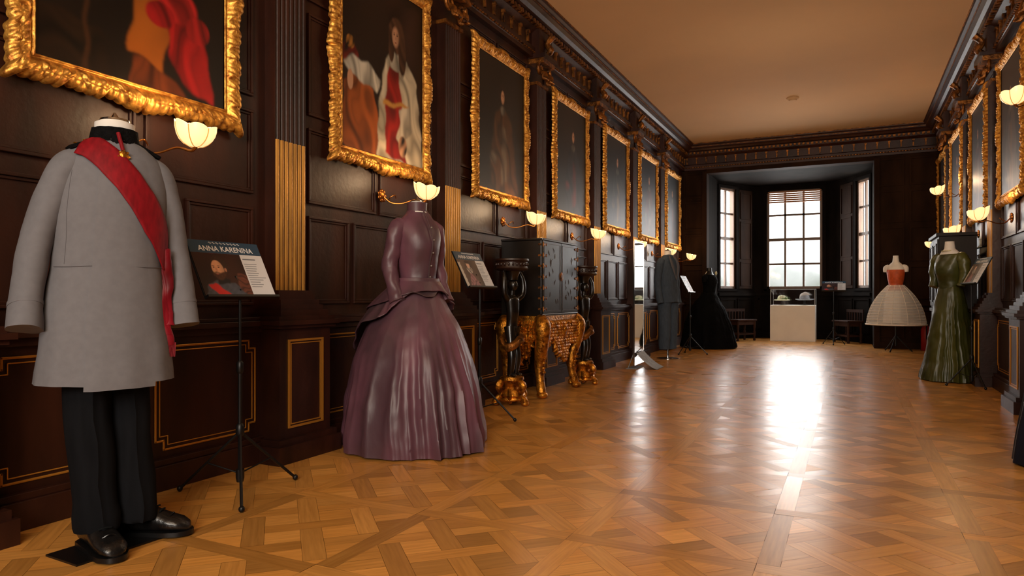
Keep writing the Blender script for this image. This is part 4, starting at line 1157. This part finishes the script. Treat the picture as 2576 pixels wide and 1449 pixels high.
# ---------------------------------------------------------------- benches in bay
def bench(loc,phi,label):
    e=TOP('bench',label,'bench',loc,phi,'low oak benches in the bay')
    s=MB(); s.bb(-.30,.30,-.17,.17,.42,.455); s.obj('seat',BROWN,e,smooth=False,bevel=.006)
    for sx in(-1,1):
        for sy in(-1,1):
            l=MB(); l.lathe([(.022,0),(.026,.03),(.018,.06),(.026,.12),(.03,.18),(.018,.22),(.026,.30),(.028,.42)],12,(sx*.26,sy*.13,0)); l.obj('leg',BROWN,e)
    t=MB()
    for sy in(-1,1): t.bb(-.25,.25,sy*.13-.012,sy*.13+.012,.13,.16)
    for sx in(-1,1): t.bb(sx*.26-.012,sx*.26+.012,-.12,.12,.13,.16)
    t.bb(-.26,.26,-.14,.14,.34,.42); t.obj('stretcher',BROWN,e,smooth=False)
    b_=MB(); b_.bb(-.30,.30,.15,.17,.62,.68)
    for k in range(7): b_.bb(-.29+k*.093,-.27+k*.093,.15,.168,.455,.62)
    b_.obj('backrest',BROWN,e,smooth=False,label='low spindle back rail')
bench((-2.10,15.36,0),58,"low brown oak bench under the canted window")
bench((-.06,15.60,0),-60,"low brown oak bench behind the information stand")

# ---------------------------------------------------------------- dark cabinet on twist legs
def cab2():
    e=TOP('oak_cabinet',"dark oak cabinet on barley-twist legs",'cabinet',(1.13,10.0,0),-90)
    hw,hd=.42,.19
    b_=MB(); b_.bb(-hw,hw,-hd,hd,.80,1.66); b_.bb(-hw-.03,hw+.03,-hd-.03,hd,1.66,1.70); b_.bb(-hw-.02,hw+.02,-hd-.02,hd,.76,.80); b_.bb(-hw,hw,-hd,hd,.66,.76)
    b_.obj('body',WOODB,e,smooth=False,bevel=.004)
    for sg in(-1,1):
        d=MB(); xa,xb=(0.004,hw-.02) if sg>0 else(-hw+.02,-.004); d.bb(xa,xb,-hd-.015,-hd,.83,1.63)
        for q in((xa+.05,xb-.05,.88,.90),(xa+.05,xb-.05,1.56,1.58),(xa+.05,xa+.07,.88,1.58),(xb-.07,xb-.05,.88,1.58)): d.bb(q[0],q[1],-hd-.025,-hd-.015,q[2],q[3])
        do=d.obj('door',WOODB,e,smooth=False); k=MB(); k.ball((sg*.03,-hd-.03,1.2),.012,10,6); k.obj('knob',OLDG,do)
    for sx in(-1,1):
        for sy in(-1,1):
            l=MB(); rg=[]; cx,cy=sx*(hw-.05),sy*(hd-.05)
            for k in range(40):
                z=.06+.60*k/39; a=k*.62; ox,oy=.013*math.cos(a),.013*math.sin(a)
                rg.append([(cx+ox+.022*math.cos(2*pi*j/12),cy+oy+.022*math.sin(2*pi*j/12),z) for j in range(12)])
            l.loft(rg); l.ball((cx,cy,.035),(.04,.04,.035),12,8); l.obj('leg',WOODB,e,label='barley-twist turned leg')
    t=MB(); 
    for sy in(-1,1): t.bb(-hw+.05,hw-.05,sy*(hd-.05)-.015,sy*(hd-.05)+.015,.10,.14)
    t.obj('stretcher',WOODB,e,smooth=False)
cab2()

fe=TOP('fire_extinguisher',"red fire extinguisher standing by the end wall",'fire extinguisher',(1.18,13.98,0),0)
a=MB(); a.lathe([(.07,0),(.078,.01),(.078,.36),(.06,.41),(.025,.44),(.02,.46)],24); a.obj('cylinder_body',REDP,fe)
a=MB(); a.bb(-.02,.02,-.06,.03,.46,.50); a.tube([(0,-.03,.48),(.0,-.10,.42),(.0,-.10,.2)],.009,8); a.obj('valve_and_hose',BLKM,fe)
sd=TOP('smoke_detector',"small round ceiling smoke detector",'smoke detector',(-.80,11.4,4.0),0)
a=MB(); a.lathe([(.09,0),(.09,-.015),(.06,-.03),(.055,-.045),(.01,-.05)],28); a.obj('detector_housing',CEIL,sd)

# ---------------------------------------------------------------- world, lights, camera
w=bpy.data.worlds.new('world'); scene.world=w; w.use_nodes=True
nt=w.node_tree; N=nt.nodes; L=nt.links; bg=N['Background']
tc=N.new('ShaderNodeTexCoord'); sp=N.new('ShaderNodeSeparateXYZ'); L.new(tc.outputs['Generated'],sp.inputs[0])
nn=N.new('ShaderNodeTexNoise'); nn.inputs['Scale'].default_value=18; L.new(tc.outputs['Generated'],nn.inputs['Vector'])
ad=N.new('ShaderNodeMath'); ad.operation='MULTIPLY_ADD'; ad.inputs[1].default_value=.10; L.new(nn.outputs['Fac'],ad.inputs[0]); L.new(sp.outputs['Z'],ad.inputs[2])
cr=N.new('ShaderNodeValToRGB'); cr.color_ramp.elements[0].position=.05; cr.color_ramp.elements[0].color=(.20,.22,.19,1)
cr.color_ramp.elements[1].position=.13; cr.color_ramp.elements[1].color=(.98,.98,.97,1)
e2=cr.color_ramp.elements.new(.075); e2.color=(.34,.36,.34,1)
L.new(ad.outputs[0],cr.inputs[0]); L.new(cr.outputs[0],bg.inputs['Color']); bg.inputs['Strength'].default_value=2.6

def alight(name,loc,rot,size,energy,color,sy=None):
    l=bpy.data.lights.new(name,'AREA'); l.energy=energy; l.color=color; l.size=size
    if sy: l.shape='RECTANGLE'; l.size_y=sy
    o=bpy.data.objects.new(name,l); COL.objects.link(o); o.location=loc; o.rotation_euler=rot; return o
def aim(o,t):
    o.rotation_euler=(Vector(t)-o.location).to_track_quat('-Z','Y').to_euler()
a1=alight('rear_fill_light',(.6,-3.2,2.5),(0,0,0),2.4,310,(1,.90,.78),1.8); aim(a1,(-1.6,3.8,.6))  # fill lamp added behind the camera; the back wall has no window
a2=alight('gallery_fill',(.3,-1.0,3.6),(0,0,0),1.5,95,(1,.80,.58)); aim(a2,(-.8,6,2.4))  # second added fill, high behind the camera, no fixture there
for k,y in enumerate((4.5,8.5,12.0)):
    p=bpy.data.lights.new('midair_fill','POINT'); p.energy=20; p.color=(1,.74,.48); p.shadow_soft_size=.4  # added soft points in mid-air, without fixtures, brightening hall and ceiling
    o=bpy.data.objects.new('midair_fill',p); COL.objects.link(o); o.location=(-.8,y,2.6)

cam=bpy.data.cameras.new('camera'); co=bpy.data.objects.new('camera',cam); COL.objects.link(co)
co.location=(0,0,.95); co.rotation_euler=(math.radians(90),0,math.radians(26.22))
cam.sensor_width=36; cam.lens=24.18; cam.shift_y=.00796; cam.clip_start=.05; cam.clip_end=200
scene.camera=co
scene.view_settings.view_transform='Standard'
scene.view_settings.look='None'
